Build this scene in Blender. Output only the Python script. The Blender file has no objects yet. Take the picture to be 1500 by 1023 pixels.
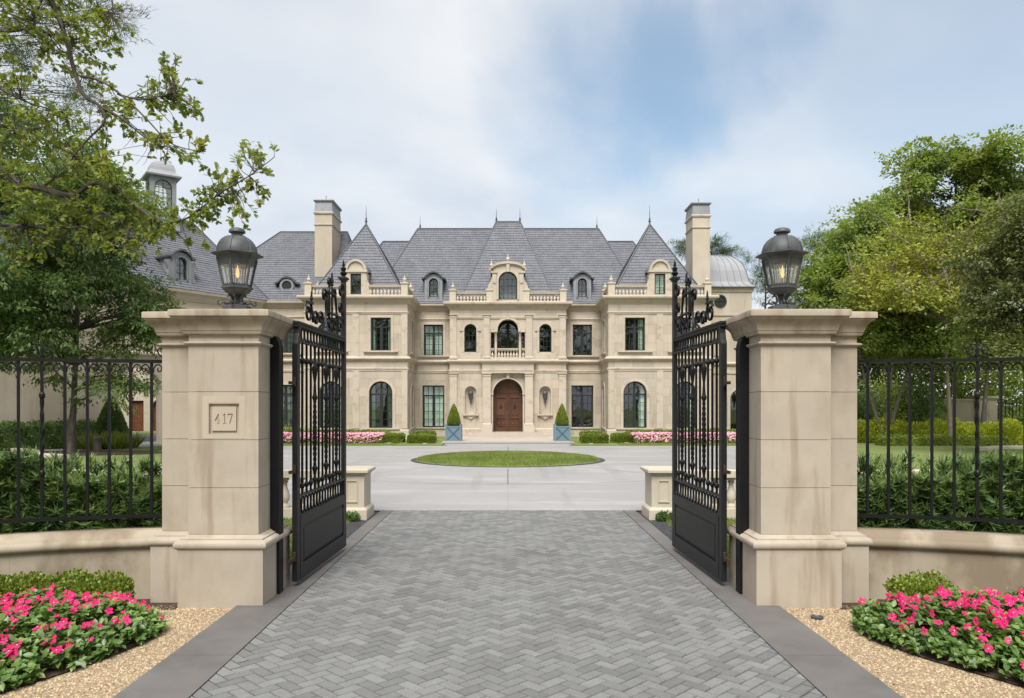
import bpy, bmesh, math, random
import numpy as np
from mathutils import Vector, Matrix
random.seed(7); RNG = np.random.default_rng(11)
PI = math.pi; R = math.radians
sc = bpy.context.scene; C = sc.collection

# ------------------------------------------------------------------ camera
cam = bpy.data.objects.new('camera', bpy.data.cameras.new('camera')); C.objects.link(cam)
cam.location = (0, 0, 1.7); cam.rotation_euler = (R(90), 0, 0)
cam.data.sensor_width = 36; cam.data.lens = 26.64
cam.data.shift_x = 0.004; cam.data.shift_y = 0.0543
cam.data.clip_start = 0.05; cam.data.clip_end = 3000
sc.camera = cam
# ------------------------------------------------------------------ sky and sun
SUN_EL, SUN_AZ = 55, 190           # azimuth clockwise from +Y
w = bpy.data.worlds.new('World'); sc.world = w; w.use_nodes = True
nt = w.node_tree; nt.nodes.clear(); L = nt.links.new
def WN(t, **k):
    n = nt.nodes.new(t)
    for a, b in k.items(): setattr(n, a, b)
    return n
def wmath(op, a, b=None, clamp=False):
    n = WN('ShaderNodeMath', operation=op, use_clamp=clamp)
    for i, q in enumerate((a, b)):
        if q is None: continue
        if isinstance(q, (int, float)): n.inputs[i].default_value = q
        else: L(q, n.inputs[i])
    return n.outputs[0]
sky = WN('ShaderNodeTexSky', sky_type='NISHITA', sun_disc=False, sun_elevation=R(SUN_EL), sun_rotation=R(SUN_AZ))
sky.air_density = 1.0; sky.dust_density = 1.0; sky.ozone_density = .8
tc = WN('ShaderNodeTexCoord'); sep = WN('ShaderNodeSeparateXYZ'); L(tc.outputs['Generated'], sep.inputs[0])
zz = wmath('ADD', wmath('MAXIMUM', sep.outputs[2], 0.0), 0.28)
cmb = WN('ShaderNodeCombineXYZ'); L(wmath('DIVIDE', sep.outputs[0], zz), cmb.inputs[0]); L(wmath('DIVIDE', sep.outputs[1], zz), cmb.inputs[1])
def wnoise(scale, det, off, dist=0.0, rough=.5):
    mp = WN('ShaderNodeMapping'); mp.inputs['Location'].default_value = off; L(cmb.outputs[0], mp.inputs[0])
    n = WN('ShaderNodeTexNoise'); n.inputs['Scale'].default_value = scale; n.inputs['Detail'].default_value = det
    n.inputs['Distortion'].default_value = dist; n.inputs['Roughness'].default_value = rough; L(mp.outputs[0], n.inputs['Vector'])
    return n.outputs[0]
def wmap(v, a, b, c, d):
    n = WN('ShaderNodeMapRange', interpolation_type='SMOOTHSTEP'); L(v, n.inputs[0])
    for i, q in enumerate((a, b, c, d)): n.inputs[1+i].default_value = q
    return n.outputs[0]
big = wnoise(0.7, 5, (3.1, 1.7, 0), 0.3, .5)
# one wide opening in the clouds, up and to the right of the roof
gv = WN('ShaderNodeVectorMath', operation='NORMALIZE'); L(tc.outputs['Generated'], gv.inputs[0])
wob = WN('ShaderNodeTexNoise'); wob.inputs['Scale'].default_value = 2.6; wob.inputs['Detail'].default_value = 6; wob.inputs['Roughness'].default_value = .52; wob.inputs['Distortion'].default_value = .3; L(gv.outputs[0], wob.inputs['Vector'])
def opening(d, stretch, r0, r1, am):
    v = Vector(d).normalized(); s_ = WN('ShaderNodeVectorMath', operation='SUBTRACT'); L(gv.outputs[0], s_.inputs[0]); s_.inputs[1].default_value = v
    m_ = WN('ShaderNodeVectorMath', operation='MULTIPLY'); L(s_.outputs[0], m_.inputs[0]); m_.inputs[1].default_value = stretch
    l_ = WN('ShaderNodeVectorMath', operation='LENGTH'); L(m_.outputs[0], l_.inputs[0])
    return wmap(wmath('ADD', l_.outputs['Value'], wmath('MULTIPLY', wmath('SUBTRACT', wob.outputs[0], .5), .62)), r0, r1, am, 0)
hole = wmath('MAXIMUM', opening((.235, 1, .45), (1, 1, 1.7), .02, .31, .76), opening((.56, 1, .44), (.8, 1, 1.2), .03, .40, .45))
hole = wmath('MAXIMUM', hole, opening((-.38, 1, .42), (.9, 1, .8), .05, .34, .26))
cover = wmath('SUBTRACT', wmap(big, .30, .58, .86, .99), hole, True)
shade = wnoise(1.15, 7, (8.3, 4.2, 2), 0.3, .52)
ccol = WN('ShaderNodeMix', data_type='RGBA'); L(wmap(shade, .32, .66, 0, 1), ccol.inputs[0])
ccol.inputs[6].default_value = (4.95, 5.42, 6.15, 1); ccol.inputs[7].default_value = (7.3, 7.32, 7.35, 1)
mixc = WN('ShaderNodeMix', data_type='RGBA'); L(cover, mixc.inputs[0]); tn = WN('ShaderNodeMix', data_type='RGBA', blend_type='MULTIPLY'); tn.inputs[0].default_value = 1; L(sky.outputs[0], tn.inputs[6]); tn.inputs[7].default_value = (1.05, 1.32, 1.32, 1); L(tn.outputs[2], mixc.inputs[6]); L(ccol.outputs[2], mixc.inputs[7])
bg = WN('ShaderNodeBackground'); L(mixc.outputs[2], bg.inputs[0]); bg.inputs[1].default_value = 0.073
L(bg.outputs[0], WN('ShaderNodeOutputWorld').inputs[0])
sun = bpy.data.objects.new('sun', bpy.data.lights.new('sun', 'SUN')); C.objects.link(sun)
sun.data.energy = 3.1; sun.data.angle = R(34); sun.data.color = (1, .965, .92)
az, el = R(SUN_AZ), R(SUN_EL)
sd = Vector((math.sin(az)*math.cos(el), math.cos(az)*math.cos(el), math.sin(el)))
sun.rotation_euler = sd.to_track_quat('Z', 'Y').to_euler(); sun.location = sd*60
vs = sc.view_settings; vs.view_transform = 'Standard'; vs.look = 'None'; vs.gamma = 1; vs.use_curve_mapping = False
vs.exposure = 0.85

# ------------------------------------------------------------------ measuring help: photo pixel + distance -> metres
F, PX, PY, EYE = 1110., 744., 593., 1.7
def at(px, py, d): return Vector(((px-PX)*d/F, d, EYE-(py-PY)*d/F))
def gnd(px, py): return at(px, py, EYE*F/(py-PY))

# ------------------------------------------------------------------ materials
def NT(name):
    m = bpy.data.materials.new(name); m.use_nodes = True
    return m, m.node_tree, m.node_tree.nodes['Principled BSDF']
def nd(t, kind, **k):
    n = t.nodes.new(kind)
    for a, b in k.items(): setattr(n, a, b)
    return n
def noise(t, scale, detail=4, stretch=(1, 1, 1), off=(0, 0, 0), rough=.55, dist=0):
    g = nd(t, 'ShaderNodeNewGeometry'); mp = nd(t, 'ShaderNodeMapping')
    mp.inputs['Scale'].default_value = stretch; mp.inputs['Location'].default_value = off
    t.links.new(g.outputs['Position'], mp.inputs[0])
    n = nd(t, 'ShaderNodeTexNoise'); n.inputs['Scale'].default_value = scale; n.inputs['Detail'].default_value = detail
    n.inputs['Roughness'].default_value = rough; n.inputs['Distortion'].default_value = dist
    t.links.new(mp.outputs[0], n.inputs['Vector']); return n.outputs[0]
def mrange(t, v, a, b, c, d):
    n = nd(t, 'ShaderNodeMapRange'); t.links.new(v, n.inputs[0])
    for i, q in enumerate((a, b, c, d)): n.inputs[1+i].default_value = q
    return n.outputs[0]
def mixcol(t, fac, a, b, blend='MIX'):
    n = nd(t, 'ShaderNodeMix', data_type='RGBA', blend_type=blend)
    for i, q in ((0, fac), (6, a), (7, b)):
        if isinstance(q, (int, float)): n.inputs[i].default_value = q
        elif isinstance(q, tuple): n.inputs[i].default_value = (*q, 1) if len(q) == 3 else q
        else: t.links.new(q, n.inputs[i])
    return n.outputs[2]
def valmul(t, col, v):
    c = nd(t, 'ShaderNodeCombineColor')
    for i in range(3): t.links.new(v, c.inputs[i])
    return mixcol(t, 1.0, col, c.outputs[0], 'MULTIPLY')
def mat(name, base, rough=.8, var=.12, scale=3, bump=.15, bscale=60, metal=0., rnd=0., spec=.35, stains=(), tint=None, bdist=.01):
    """base colour with mottling, optional per-piece variation, optional stains = [(colour, scale, stretch, lo, hi, amount)]"""
    m, t, p = NT(name); K = 1 if max(base) < .14 or metal > .4 else .8
    base = tuple(c*K for c in base); tint = tuple(c*K for c in tint) if tint else None; stains = [(tuple(c*K for c in s_[0]), *s_[1:]) for s_ in stains]
    col = mixcol(t, mrange(t, noise(t, scale, 6), .25, .75, 0, 1), tuple(c*(1-var) for c in base), tuple(min(1, c*(1+var)) for c in base))
    if tint: col = mixcol(t, mrange(t, noise(t, scale*.37, 3, off=(5, 2, 9)), .45, .7, 0, .6), col, tint)
    for (c, s, st, lo, hi, am) in stains:
        col = mixcol(t, mrange(t, noise(t, s, 5, st, (s*3, 1, 2)), lo, hi, 0, am), col, c)
    if rnd:
        o = nd(t, 'ShaderNodeObjectInfo'); g = nd(t, 'ShaderNodeNewGeometry')
        a = nd(t, 'ShaderNodeMath', operation='ADD'); t.links.new(o.outputs['Random'], a.inputs[0]); t.links.new(g.outputs['Random Per Island'], a.inputs[1])
        f = nd(t, 'ShaderNodeMath', operation='FRACT'); t.links.new(a.outputs[0], f.inputs[0])
        col = valmul(t, col, mrange(t, f.outputs[0], 0, 1, 1-rnd, 1+rnd))
    t.links.new(col, p.inputs['Base Color'])
    p.inputs['Roughness'].default_value = rough; p.inputs['Metallic'].default_value = metal; p.inputs['Specular IOR Level'].default_value = spec
    if bump:
        b = nd(t, 'ShaderNodeBump'); b.inputs['Strength'].default_value = bump; b.inputs['Distance'].default_value = bdist
        t.links.new(noise(t, bscale, 5), b.inputs['Height']); t.links.new(b.outputs[0], p.inputs['Normal'])
    return m
def leafmat(name, cols, rough=.5, transl=.3, spec=.35, patch=None, pscale=.6):
    """leaf colour picked per leaf from a list of (r,g,b); patch = colour that shows in clumps"""
    m, t, p = NT(name)
    g = nd(t, 'ShaderNodeNewGeometry'); r = nd(t, 'ShaderNodeValToRGB'); r.color_ramp.interpolation = 'LINEAR'
    e = r.color_ramp.elements
    while len(e) < len(cols): e.new(.5)
    for i, c in enumerate(cols): e[i].position = i/(len(cols)-1); e[i].color = (*c, 1)
    t.links.new(g.outputs['Random Per Island'], r.inputs[0]); col = r.outputs[0]
    col = valmul(t, col, mrange(t, noise(t, pscale*1.7, 3, off=(3, 3, 1)), .3, .7, .75, 1.25))
    if patch: col = mixcol(t, mrange(t, noise(t, pscale, 3), .5, .66, 0, .9), col, patch)
    t.links.new(col, p.inputs['Base Color']); p.inputs['Roughness'].default_value = rough; p.inputs['Specular IOR Level'].default_value = spec
    tr = nd(t, 'ShaderNodeBsdfTranslucent'); t.links.new(mixcol(t, 1., col, (1.0, 1.15, .5), 'MULTIPLY'), tr.inputs[0])
    mx = nd(t, 'ShaderNodeMixShader'); mx.inputs[0].default_value = transl
    t.links.new(p.outputs[0], mx.inputs[1]); t.links.new(tr.outputs[0], mx.inputs[2])
    t.links.new(mx.outputs[0], t.nodes['Material Output'].inputs[0]); return m
def glassmat(name, tint=(.85, .9, .88), refl=.35, rough=.015):
    m, t, p = NT(name); t.nodes.remove(p)
    a = nd(t, 'ShaderNodeBsdfTransparent'); a.inputs[0].default_value = (*tint, 1)
    b = nd(t, 'ShaderNodeBsdfGlossy'); b.inputs['Roughness'].default_value = rough; b.inputs[0].default_value = (.9, .92, .94, 1)
    bm = nd(t, 'ShaderNodeBump'); bm.inputs['Strength'].default_value = .12; bm.inputs['Distance'].default_value = .02
    t.links.new(noise(t, 1.3, 2), bm.inputs['Height']); t.links.new(bm.outputs[0], b.inputs['Normal'])
    lw = nd(t, 'ShaderNodeFresnel'); lw.inputs[0].default_value = 1.5
    mx = nd(t, 'ShaderNodeMixShader'); t.links.new(mrange(t, lw.outputs[0], 0, 1, refl, 1), mx.inputs[0])
    t.links.new(a.outputs[0], mx.inputs[1]); t.links.new(b.outputs[0], mx.inputs[2])
    t.links.new(mx.outputs[0], t.nodes['Material Output'].inputs[0]); return m

M = {}
ST = (.50, .405, .285)
drk = (.20, .145, .09)
M['house_stone'] = mat('house limestone', (.55, .475, .378), .85, .09, 1.2, .12, 40, rnd=.10, tint=(.53, .43, .315),
    stains=[((.35, .275, .185), 1.6, (2.2, 2.2, .3), .56, .74, .5), ((.38, .35, .30), .9, (1, 1, 2.5), .60, .8, .35)])
M['house_trim'] = mat('house moulded stone', (.575, .50, .40), .85, .08, 1.5, .1, 40, rnd=.03,
    stains=[((.31, .25, .18), 1.3, (1.5, 1.5, 2.5), .54, .72, .6)])
M['mortar'] = mat('mortar', (.42, .35, .25), .9, .1, 3, .1, 60)
M['pier_stone'] = mat('pier limestone', (.49, .422, .335), .82, .12, 2.3, .3, 90, rnd=.05, tint=(.45, .38, .29), bdist=.004,
    stains=[((.27, .195, .12), 4.2, (1.6, 1.6, .14), .57, .72, .6), ((.29, .22, .145), 2.4, (1.4, 1.4, .8), .49, .74, .42), ((.22, .18, .13), 40, (1, 1, .5), .66, .76, .35), ((.6, .51, .39), 9, (1, 1, 1), .68, .78, .4)])
M['cap_stone'] = mat('pier cap limestone', (.44, .37, .285), .82, .14, 3, .3, 90, rnd=.03, bdist=.004,
    stains=[((.22, .16, .10), 5, (1.5, 1.5, .2), .47, .68, .65), ((.58, .5, .38), 7, (1, 1, 1), .66, .76, .45)])
M['wall_stone'] = mat('low wall limestone', (.44, .375, .28), .84, .14, 2.6, .22, 80, rnd=.06, bdist=.004,
    stains=[((.23, .175, .115), 1.7, (1, 1, .6), .44, .54, .75), ((.3, .21, .11), 5, (1, 1, .3), .6, .75, .45), ((.63, .56, .44), 30, (1, 1, 1), .72, .75, .7)])
M['slate'] = mat('roof slate', (.166, .171, .192), .66, .12, 2, .2, 40, rnd=.09, spec=.4, stains=[((.11, .115, .125), .8, (1, 1, 1), .55, .75, .5)])
M['slate_base'] = mat('roof underlay', (.07, .072, .08), .8, .1, 2, .0)
M['lead'] = mat('weathered lead', (.30, .31, .325), .55, .14, 2.5, .1, 30, metal=.25, rnd=.03, stains=[((.19, .2, .21), 3, (1, 1, .4), .55, .75, .6)])
M['lead_dark'] = mat('dark lead', (.085, .088, .095), .5, .15, 4, .1, 30, metal=.3)
M['zinc'] = mat('zinc dome', (.36, .365, .385), .6, .12, 1.2, .08, 20, metal=.1, stains=[((.27, .275, .29), 1.5, (1, 1, .5), .5, .75, .6)])
M['frame'] = mat('dark window paint', (.022, .026, .024), .4, .1, 5, 0)
M['glass'] = glassmat('window glass', (.92, .96, .94), .10)
M['lamp_glass'] = glassmat('lantern glass', (.95, .96, .96), .02, .08)
t_ = M['lamp_glass'].node_tree
for n_ in t_.nodes:
    if n_.bl_idname == 'ShaderNodeMixShader': t_.links.remove(n_.inputs[0].links[0]); n_.inputs[0].default_value = .05
o_ = t_.nodes['Material Output']; src = o_.inputs[0].links[0].from_socket
df = nd(t_, 'ShaderNodeBsdfDiffuse'); df.inputs[0].default_value = (.75, .76, .74, 1); tl = nd(t_, 'ShaderNodeBsdfTranslucent'); tl.inputs[0].default_value = (.75, .76, .74, 1)
a_ = nd(t_, 'ShaderNodeAddShader'); t_.links.new(df.outputs[0], a_.inputs[0]); t_.links.new(tl.outputs[0], a_.inputs[1])
x_ = nd(t_, 'ShaderNodeMixShader'); x_.inputs[0].default_value = .16; t_.links.new(src, x_.inputs[1]); t_.links.new(a_.outputs[0], x_.inputs[2]); t_.links.new(x_.outputs[0], o_.inputs[0])  # milky white mixed in to stand for bright sky haze on the panes
M['dark'] = mat('dark room', (.035, .032, .028), .9, .2, 1, 0)  # near-black colour puts the shade of unlit rooms behind the panes
M['curtain'] = mat('pale green curtain', (.85, .98, .87), .9, .03, 3, 0)
M['oak'] = mat('stained wood door', (.085, .036, .019), .42, .35, 2, .15, 60, rnd=.2, stains=[((.045, .018, .01), 9, (3, 3, .25), .5, .7, .7)])
M['garage_wood'] = mat('garage wood', (.155, .055, .025), .5, .22, 2, .1, 60, rnd=.15)
M['iron'] = mat('black wrought iron', (.007, .007, .0075), .5, .3, 9, .22, 140, metal=.05, spec=.25, bdist=.002)
M['gate_paint'] = mat('charcoal gate paint', (.015, .0155, .017), .5, .15, 3, .08, 90, metal=.0, spec=.3, stains=[((.03, .029, .027), 5, (1, 1, .4), .6, .8, .5)], bdist=.002)
M['rust'] = mat('rusty hinge', (.06, .03, .022), .65, .35, 20, .3, 90, metal=.3, bdist=.002)
M['bronze'] = mat('aged lantern metal', (.07, .073, .076), .55, .25, 12, .2, 80, metal=.2, stains=[((.14, .145, .15), 9, (1, 1, .5), .5, .75, .6)], bdist=.002)
M['paver'] = mat('grey concrete paver', (.207, .208, .204), .85, .10, 14, .8, 200, rnd=.2, bdist=.004, stains=[((.16, .158, .15), 1.1, (1, 1, 1), .48, .72, .55), ((.10, .098, .092), 5, (1, 1, 1), .68, .74, .4), ((.36, .35, .33), 110, (1, 1, 1), .56, .68, .6), ((.13, .13, .125), 140, (1, 1, 1), .6, .7, .6)])
M['joint'] = mat('paver joint sand', (.022, .021, .019), .95, .3, 20, .3, 200)
M['bluestone'] = mat('bluestone border', (.165, .154, .146), .7, .16, 2.2, .15, 60, rnd=.05, stains=[((.105, .098, .095), 1.8, (1, 1, 1), .48, .7, .6), ((.21, .19, .175), 8, (1, .3, 1), .55, .75, .4)])
M['concrete'] = mat('motor court concrete', (.35, .34, .335), .72, .06, .5, .1, 60, stains=[((.31, .30, .29), .22, (1, .6, 1), .44, .66, .75), ((.49, .48, .47), 1.1, (.3, 1, 1), .52, .7, .6), ((.26, .25, .24), 2.6, (1, 1, 1), .62, .72, .45), ((.28, .27, .265), .7, (3, .22, 1), .58, .68, .5)])
M['terrace'] = mat('terrace limestone', (.52, .45, .38), .8, .08, 1, .1, 50)
M['gravel_base'] = mat('gravel bed', (.36, .27, .165), .9, .35, 60, .8, 90)
M['pebble'] = mat('tan pebble', (.47, .355, .225), .75, .15, 60, 0, rnd=.45)
M['dark_pebble'] = mat('dark pebble', (.05, .05, .052), .7, .2, 60, 0, rnd=.5)
M['mulch'] = mat('brown mulch', (.055, .035, .022), .95, .5, 30, .8, 60)
M['lawn'] = mat('lawn', (.16, .205, .055), .95, .25, 1.5, .6, 60, stains=[((.23, .24, .08), .6, (1, 1, 1), .5, .7, .6)])
M['grass'] = leafmat('grass blade', [(.15, .20, .04), (.22, .27, .065), (.28, .32, .10)], .6, .35)
M['bark'] = mat('grey bark', (.075, .062, .05), .9, .35, 8, .8, 30, stains=[((.19, .17, .14), 6, (1, 1, .3), .55, .7, .6)])
M['bark_pale'] = mat('pale bark', (.24, .20, .15), .9, .25, 8, .5, 30)
M['blue_box'] = mat('blue grey planter paint', (.155, .245, .30), .55, .06, 3, .05, 40, rnd=.03)
M['blue_dark'] = mat('shadowed blue batten paint', (.085, .135, .165), .55, .06, 3, .05, 40)  # darker blue paints in the shadow lines along the battens
M['rubber'] = mat('dark steel edging', (.05, .05, .05), .7, .1, 3, 0)
M['plate_stone'] = mat('smooth plaque stone', (.52, .44, .34), .82, .06, 4, .1, 80)
M['white_stone'] = mat('pale balustrade stone', (.60, .53, .42), .85, .08, 2, .1, 60)
M['petal'] = leafmat('vivid pink petal', [(.62, .010, .10), (.76, .018, .15), (.70, .03, .21), (.52, .01, .07)], .5, .25, .2)
M['petal_eye'] = mat('white flower eye', (.8, .6, .6), .6, .05, 3, 0)
M['begonia'] = leafmat('pale pink bloom', [(.60, .27, .34), (.76, .45, .52), (.68, .35, .42)], .5, .25, .2)
M['plaster'] = mat('cream garden wall', (.50, .43, .33), .85, .08, 1, .1, 40, stains=[((.30, .25, .18), 2, (1.5, 1.5, .3), .56, .74, .6)])
def emis(name, col, st):
    m, t, p = NT(name); p.inputs['Emission Color'].default_value = (*col, 1); p.inputs['Emission Strength'].default_value = st
    p.inputs['Base Color'].default_value = (*col, 1); return m
M['flame'] = emis('gas flame', (1, .45, .10), .9)
M['leaf_oak'] = leafmat('oak leaf', [(.15, .19, .04), (.22, .25, .055), (.29, .30, .075), (.19, .225, .048)], .40, .52, patch=(.34, .31, .065), pscale=.5)
M['leaf_dark'] = leafmat('dark green leaf', [(.09, .15, .05), (.135, .205, .07), (.19, .26, .095)], .45, .42, patch=(.19, .23, .065), pscale=.25)
M['leaf_mid'] = leafmat('mid green leaf', [(.14, .19, .045), (.215, .27, .07), (.31, .35, .10)], .5, .5, patch=(.28, .30, .075), pscale=.35)
M['leaf_olive'] = leafmat('olive leaf', [(.10, .12, .045), (.15, .165, .06), (.19, .20, .08)], .5, .3)
M['leaf_yellow'] = leafmat('yellowing leaf', [(.17, .20, .04), (.26, .28, .055), (.40, .385, .08), (.20, .23, .05)], .5, .4, patch=(.42, .40, .09), pscale=.4)
M['leaf_lime'] = leafmat('lime shrub leaf', [(.28, .33, .03), (.42, .46, .045), (.52, .52, .075)], .5, .35)
M['leaf_pine'] = leafmat('pine needles', [(.05, .08, .035), (.08, .115, .05), (.11, .145, .07)], .5, .15)
M['leaf_box'] = leafmat('boxwood leaf', [(.11, .165, .022), (.18, .235, .034), (.27, .31, .05)], .4, .3)
M['leaf_podo'] = leafmat('podocarpus leaf', [(.045, .09, .024), (.08, .14, .036), (.135, .205, .055)], .38, .2, spec=.45)
M['leaf_podo_new'] = leafmat('podocarpus new growth', [(.18, .27, .06), (.27, .36, .10)], .4, .3)
M['leaf_vinca'] = leafmat('vinca leaf', [(.065, .13, .028), (.11, .195, .04), (.19, .275, .065)], .35, .25, spec=.45)
M['leaf_topiary'] = leafmat('topiary leaf', [(.12, .165, .022), (.19, .235, .032), (.26, .29, .045)], .45, .25)

# ------------------------------------------------------------------ mesh builder
class MB:
    def __init__(s, T=None): s.v = []; s.f = []; s.T = T
    def add(s, vs, fs):
        o = len(s.v)
        s.v += [s.T @ Vector(p) for p in vs] if s.T else [Vector(p) for p in vs]
        s.f += [tuple(i+o for i in f) for f in fs]; return s
    def box(s, x0, x1, y0, y1, z0, z1):
        return s.add([(x0,y0,z0),(x1,y0,z0),(x1,y1,z0),(x0,y1,z0),(x0,y0,z1),(x1,y0,z1),(x1,y1,z1),(x0,y1,z1)],
                     [(0,3,2,1),(4,5,6,7),(0,1,5,4),(1,2,6,5),(2,3,7,6),(3,0,4,7)])
    def prism(s, poly, a0, a1, ax='y'):
        n = len(poly)
        mk = {'y': lambda p, a: (p[0], a, p[1]), 'x': lambda p, a: (a, p[0], p[1]), 'z': lambda p, a: (p[0], p[1], a)}[ax]
        vs = [mk(p, a0) for p in poly] + [mk(p, a1) for p in poly]
        return s.add(vs, [tuple(range(n)), tuple(range(2*n-1, n-1, -1))] + [(i, i+n, (i+1) % n+n, (i+1) % n) for i in range(n)])
    def frustum(s, c, z0, z1, a0, b0, a1, b1):
        x, y = c
        vs = [(x-a0,y-b0,z0),(x+a0,y-b0,z0),(x+a0,y+b0,z0),(x-a0,y+b0,z0),(x-a1,y-b1,z1),(x+a1,y-b1,z1),(x+a1,y+b1,z1),(x-a1,y+b1,z1)]
        return s.add(vs, [(0,3,2,1),(4,5,6,7),(0,1,5,4),(1,2,6,5),(2,3,7,6),(3,0,4,7)])
    def lathe(s, prof, c=(0, 0, 0), n=12, a0=0.):
        vs = []; fs = []; m = len(prof)
        for r, z in prof:
            for k in range(n):
                a = a0+2*PI*k/n; vs.append((c[0]+r*math.cos(a), c[1]+r*math.sin(a), c[2]+z))
        for i in range(m-1):
            for k in range(n): fs.append((i*n+k, i*n+(k+1) % n, (i+1)*n+(k+1) % n, (i+1)*n+k))
        fs.append(tuple(range(n-1, -1, -1))); fs.append(tuple((m-1)*n+k for k in range(n)))
        return s.add(vs, fs)
    def tube(s, pts, r, n=6, flat=None):
        pts = [Vector(p) for p in pts]; m = len(pts)
        if isinstance(r, (int, float)): r = [r]*m
        vs = []; fs = []; up = Vector((0, 0, 1)); prev = None
        for i, p in enumerate(pts):
            d = (pts[min(i+1, m-1)]-pts[max(i-1, 0)])
            if d.length < 1e-9: d = Vector((0, 0, 1))
            d.normalize()
            if prev is None: q = d.cross(up if abs(d.z) < .95 else Vector((1, 0, 0)))
            else: q = prev - d*prev.dot(d)
            if flat is not None: q = Vector(flat) - d*Vector(flat).dot(d)
            if q.length < 1e-6: q = d.orthogonal()
            q.normalize(); prev = q; b = d.cross(q)
            for k in range(n):
                a = 2*PI*(k+.5)/n; vs.append(p+(q*math.cos(a)*(1.0 if flat is None else 1.7)+b*math.sin(a))*r[i])
        for i in range(m-1):
            for k in range(n): fs.append((i*n+k, i*n+(k+1) % n, (i+1)*n+(k+1) % n, (i+1)*n+k))
        fs.append(tuple(range(n-1, -1, -1))); fs.append(tuple((m-1)*n+k for k in range(n)))
        return s.add(vs, fs)
    def sweep(s, path, prof, closed=False, cap=True):
        """profile (out, z) along a plan path; 'out' points to the right of travel; corners mitred"""
        P = [Vector(p[:2]) for p in path]; n = len(P); mit = []
        for i in range(n):
            a = P[i]-P[i-1] if (i or closed) else P[1]-P[0]
            b = P[(i+1) % n]-P[i] if (i < n-1 or closed) else P[i]-P[i-1]
            a.normalize(); b.normalize(); na = Vector((a.y, -a.x)); nb = Vector((b.y, -b.x)); mm = na+nb
            mm.normalize(); mit.append(mm/max(.3, mm.dot(na)))
        k = len(prof); vs = []; fs = []
        for i in range(n):
            for o, z in prof: q = P[i]+mit[i]*o; vs.append((q.x, q.y, z))
        for i in range(n if closed else n-1):
            j = (i+1) % n
            for a in range(k-1): fs.append((i*k+a, j*k+a, j*k+a+1, i*k+a+1))
        if not closed and cap: fs.append(tuple(range(k))); fs.append(tuple((n-1)*k+a for a in range(k-1, -1, -1)))
        if closed: fs.append(tuple(i*k+k-1 for i in range(n))); fs.append(tuple(i*k for i in range(n-1, -1, -1)))
        return s.add(vs, fs)
    def band(s, inner, outer, y0, y1, close=False):
        """strip between two matching (x,z) outlines, from y0 (front) to y1"""
        n = len(inner); vs = []; fs = []
        for y in (y0, y1): vs += [(p[0], y, p[1]) for p in inner]+[(p[0], y, p[1]) for p in outer]
        for i in range(n if close else n-1):
            j = (i+1) % n; a, b, c, d = i, j, n+i, n+j; o = 2*n
            fs += [(a, b, d, c), (a+o, c+o, d+o, b+o), (c, d, d+o, c+o), (a, a+o, b+o, b)]
        if not close: fs += [(0, n, 3*n, 2*n), (n-1, 3*n-1, 4*n-1, 2*n-1)]
        return s.add(vs, fs)
    def poly(s, pts): return s.add(pts, [tuple(range(len(pts)))])
    def mesh(s, name, m, smooth=False, org=None):
        me = bpy.data.meshes.new(name)
        me.from_pydata([tuple(p-org) if org else tuple(p) for p in s.v], [], s.f)
        bm = bmesh.new(); bm.from_mesh(me); bmesh.ops.recalc_face_normals(bm, faces=bm.faces); bm.to_mesh(me); bm.free()
        me.materials.append(m if not isinstance(m, str) else M[m])
        if smooth:
            me.polygons.foreach_set('use_smooth', [True]*len(me.polygons))
            try: me.set_sharp_from_angle(angle=R(40))
            except Exception: pass
        return me
ORG = {}
def obj(name, mb, m, parent=None, smooth=False):
    org = ORG.get(parent.name, Vector()) if parent else Vector()
    me = mb if isinstance(mb, bpy.types.Mesh) else mb.mesh(name, m, smooth, org)
    o = bpy.data.objects.new(name, me); C.objects.link(o)
    if parent: o.parent = parent; ORG[o.name] = org
    return o
def tag(o, label=None, cat=None, group=None, kind=None):
    for k, v in (('label', label), ('category', cat), ('group', group), ('kind', kind)):
        if v: o[k] = v
    return o
def thing(name, label, cat, loc=(0, 0, 0), rz=0, group=None):
    o = bpy.data.objects.new(name, None); C.objects.link(o); o.location = loc; o.rotation_euler = (0, 0, rz)
    o.empty_display_size = .2
    ORG[o.name] = Vector(loc) if rz == 0 else Vector()      # rotated things are built in their own coordinates
    return tag(o, label, cat, group)
_cube = {}
def cube(m):
    if m not in _cube: _cube[m] = MB().box(-.5, .5, -.5, .5, -.5, .5).mesh('piece', m)
    return _cube[m]
def piece(name, m, parent, x0, x1, y0, y1, z0, z1, T=None):
    """one small box-shaped piece sharing its mesh with all alike pieces"""
    o = bpy.data.objects.new(name, cube(m)); C.objects.link(o); o.parent = parent
    org = ORG.get(parent.name, Vector()) if parent else Vector()
    c = Vector(((x0+x1)/2, (y0+y1)/2, (z0+z1)/2)); s = Vector((x1-x0, y1-y0, z1-z0))
    X = Matrix.Translation(-org) @ (T if T else Matrix()) @ Matrix.Translation(c) @ Matrix.Diagonal((*s, 1))
    o.matrix_local = X; return o
def copy_tree(o, parent=None):
    c = o.copy(); C.objects.link(c); c.parent = parent
    for ch in list(o.children): copy_tree(ch, c)
    return c
def inst(name, mesh, parent, loc, rz=0, s=1, T=None):
    o = bpy.data.objects.new(name, mesh); C.objects.link(o); o.parent = parent
    org = ORG.get(parent.name, Vector()) if parent else Vector()
    o.matrix_local = Matrix.Translation(-org) @ (T if T else Matrix()) @ Matrix.Translation(loc) @ Matrix.Rotation(rz, 4, 'Z') @ (Matrix.Diagonal((s, s, s, 1)) if not isinstance(s, tuple) else Matrix.Diagonal((*s, 1)))
    return o
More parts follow.
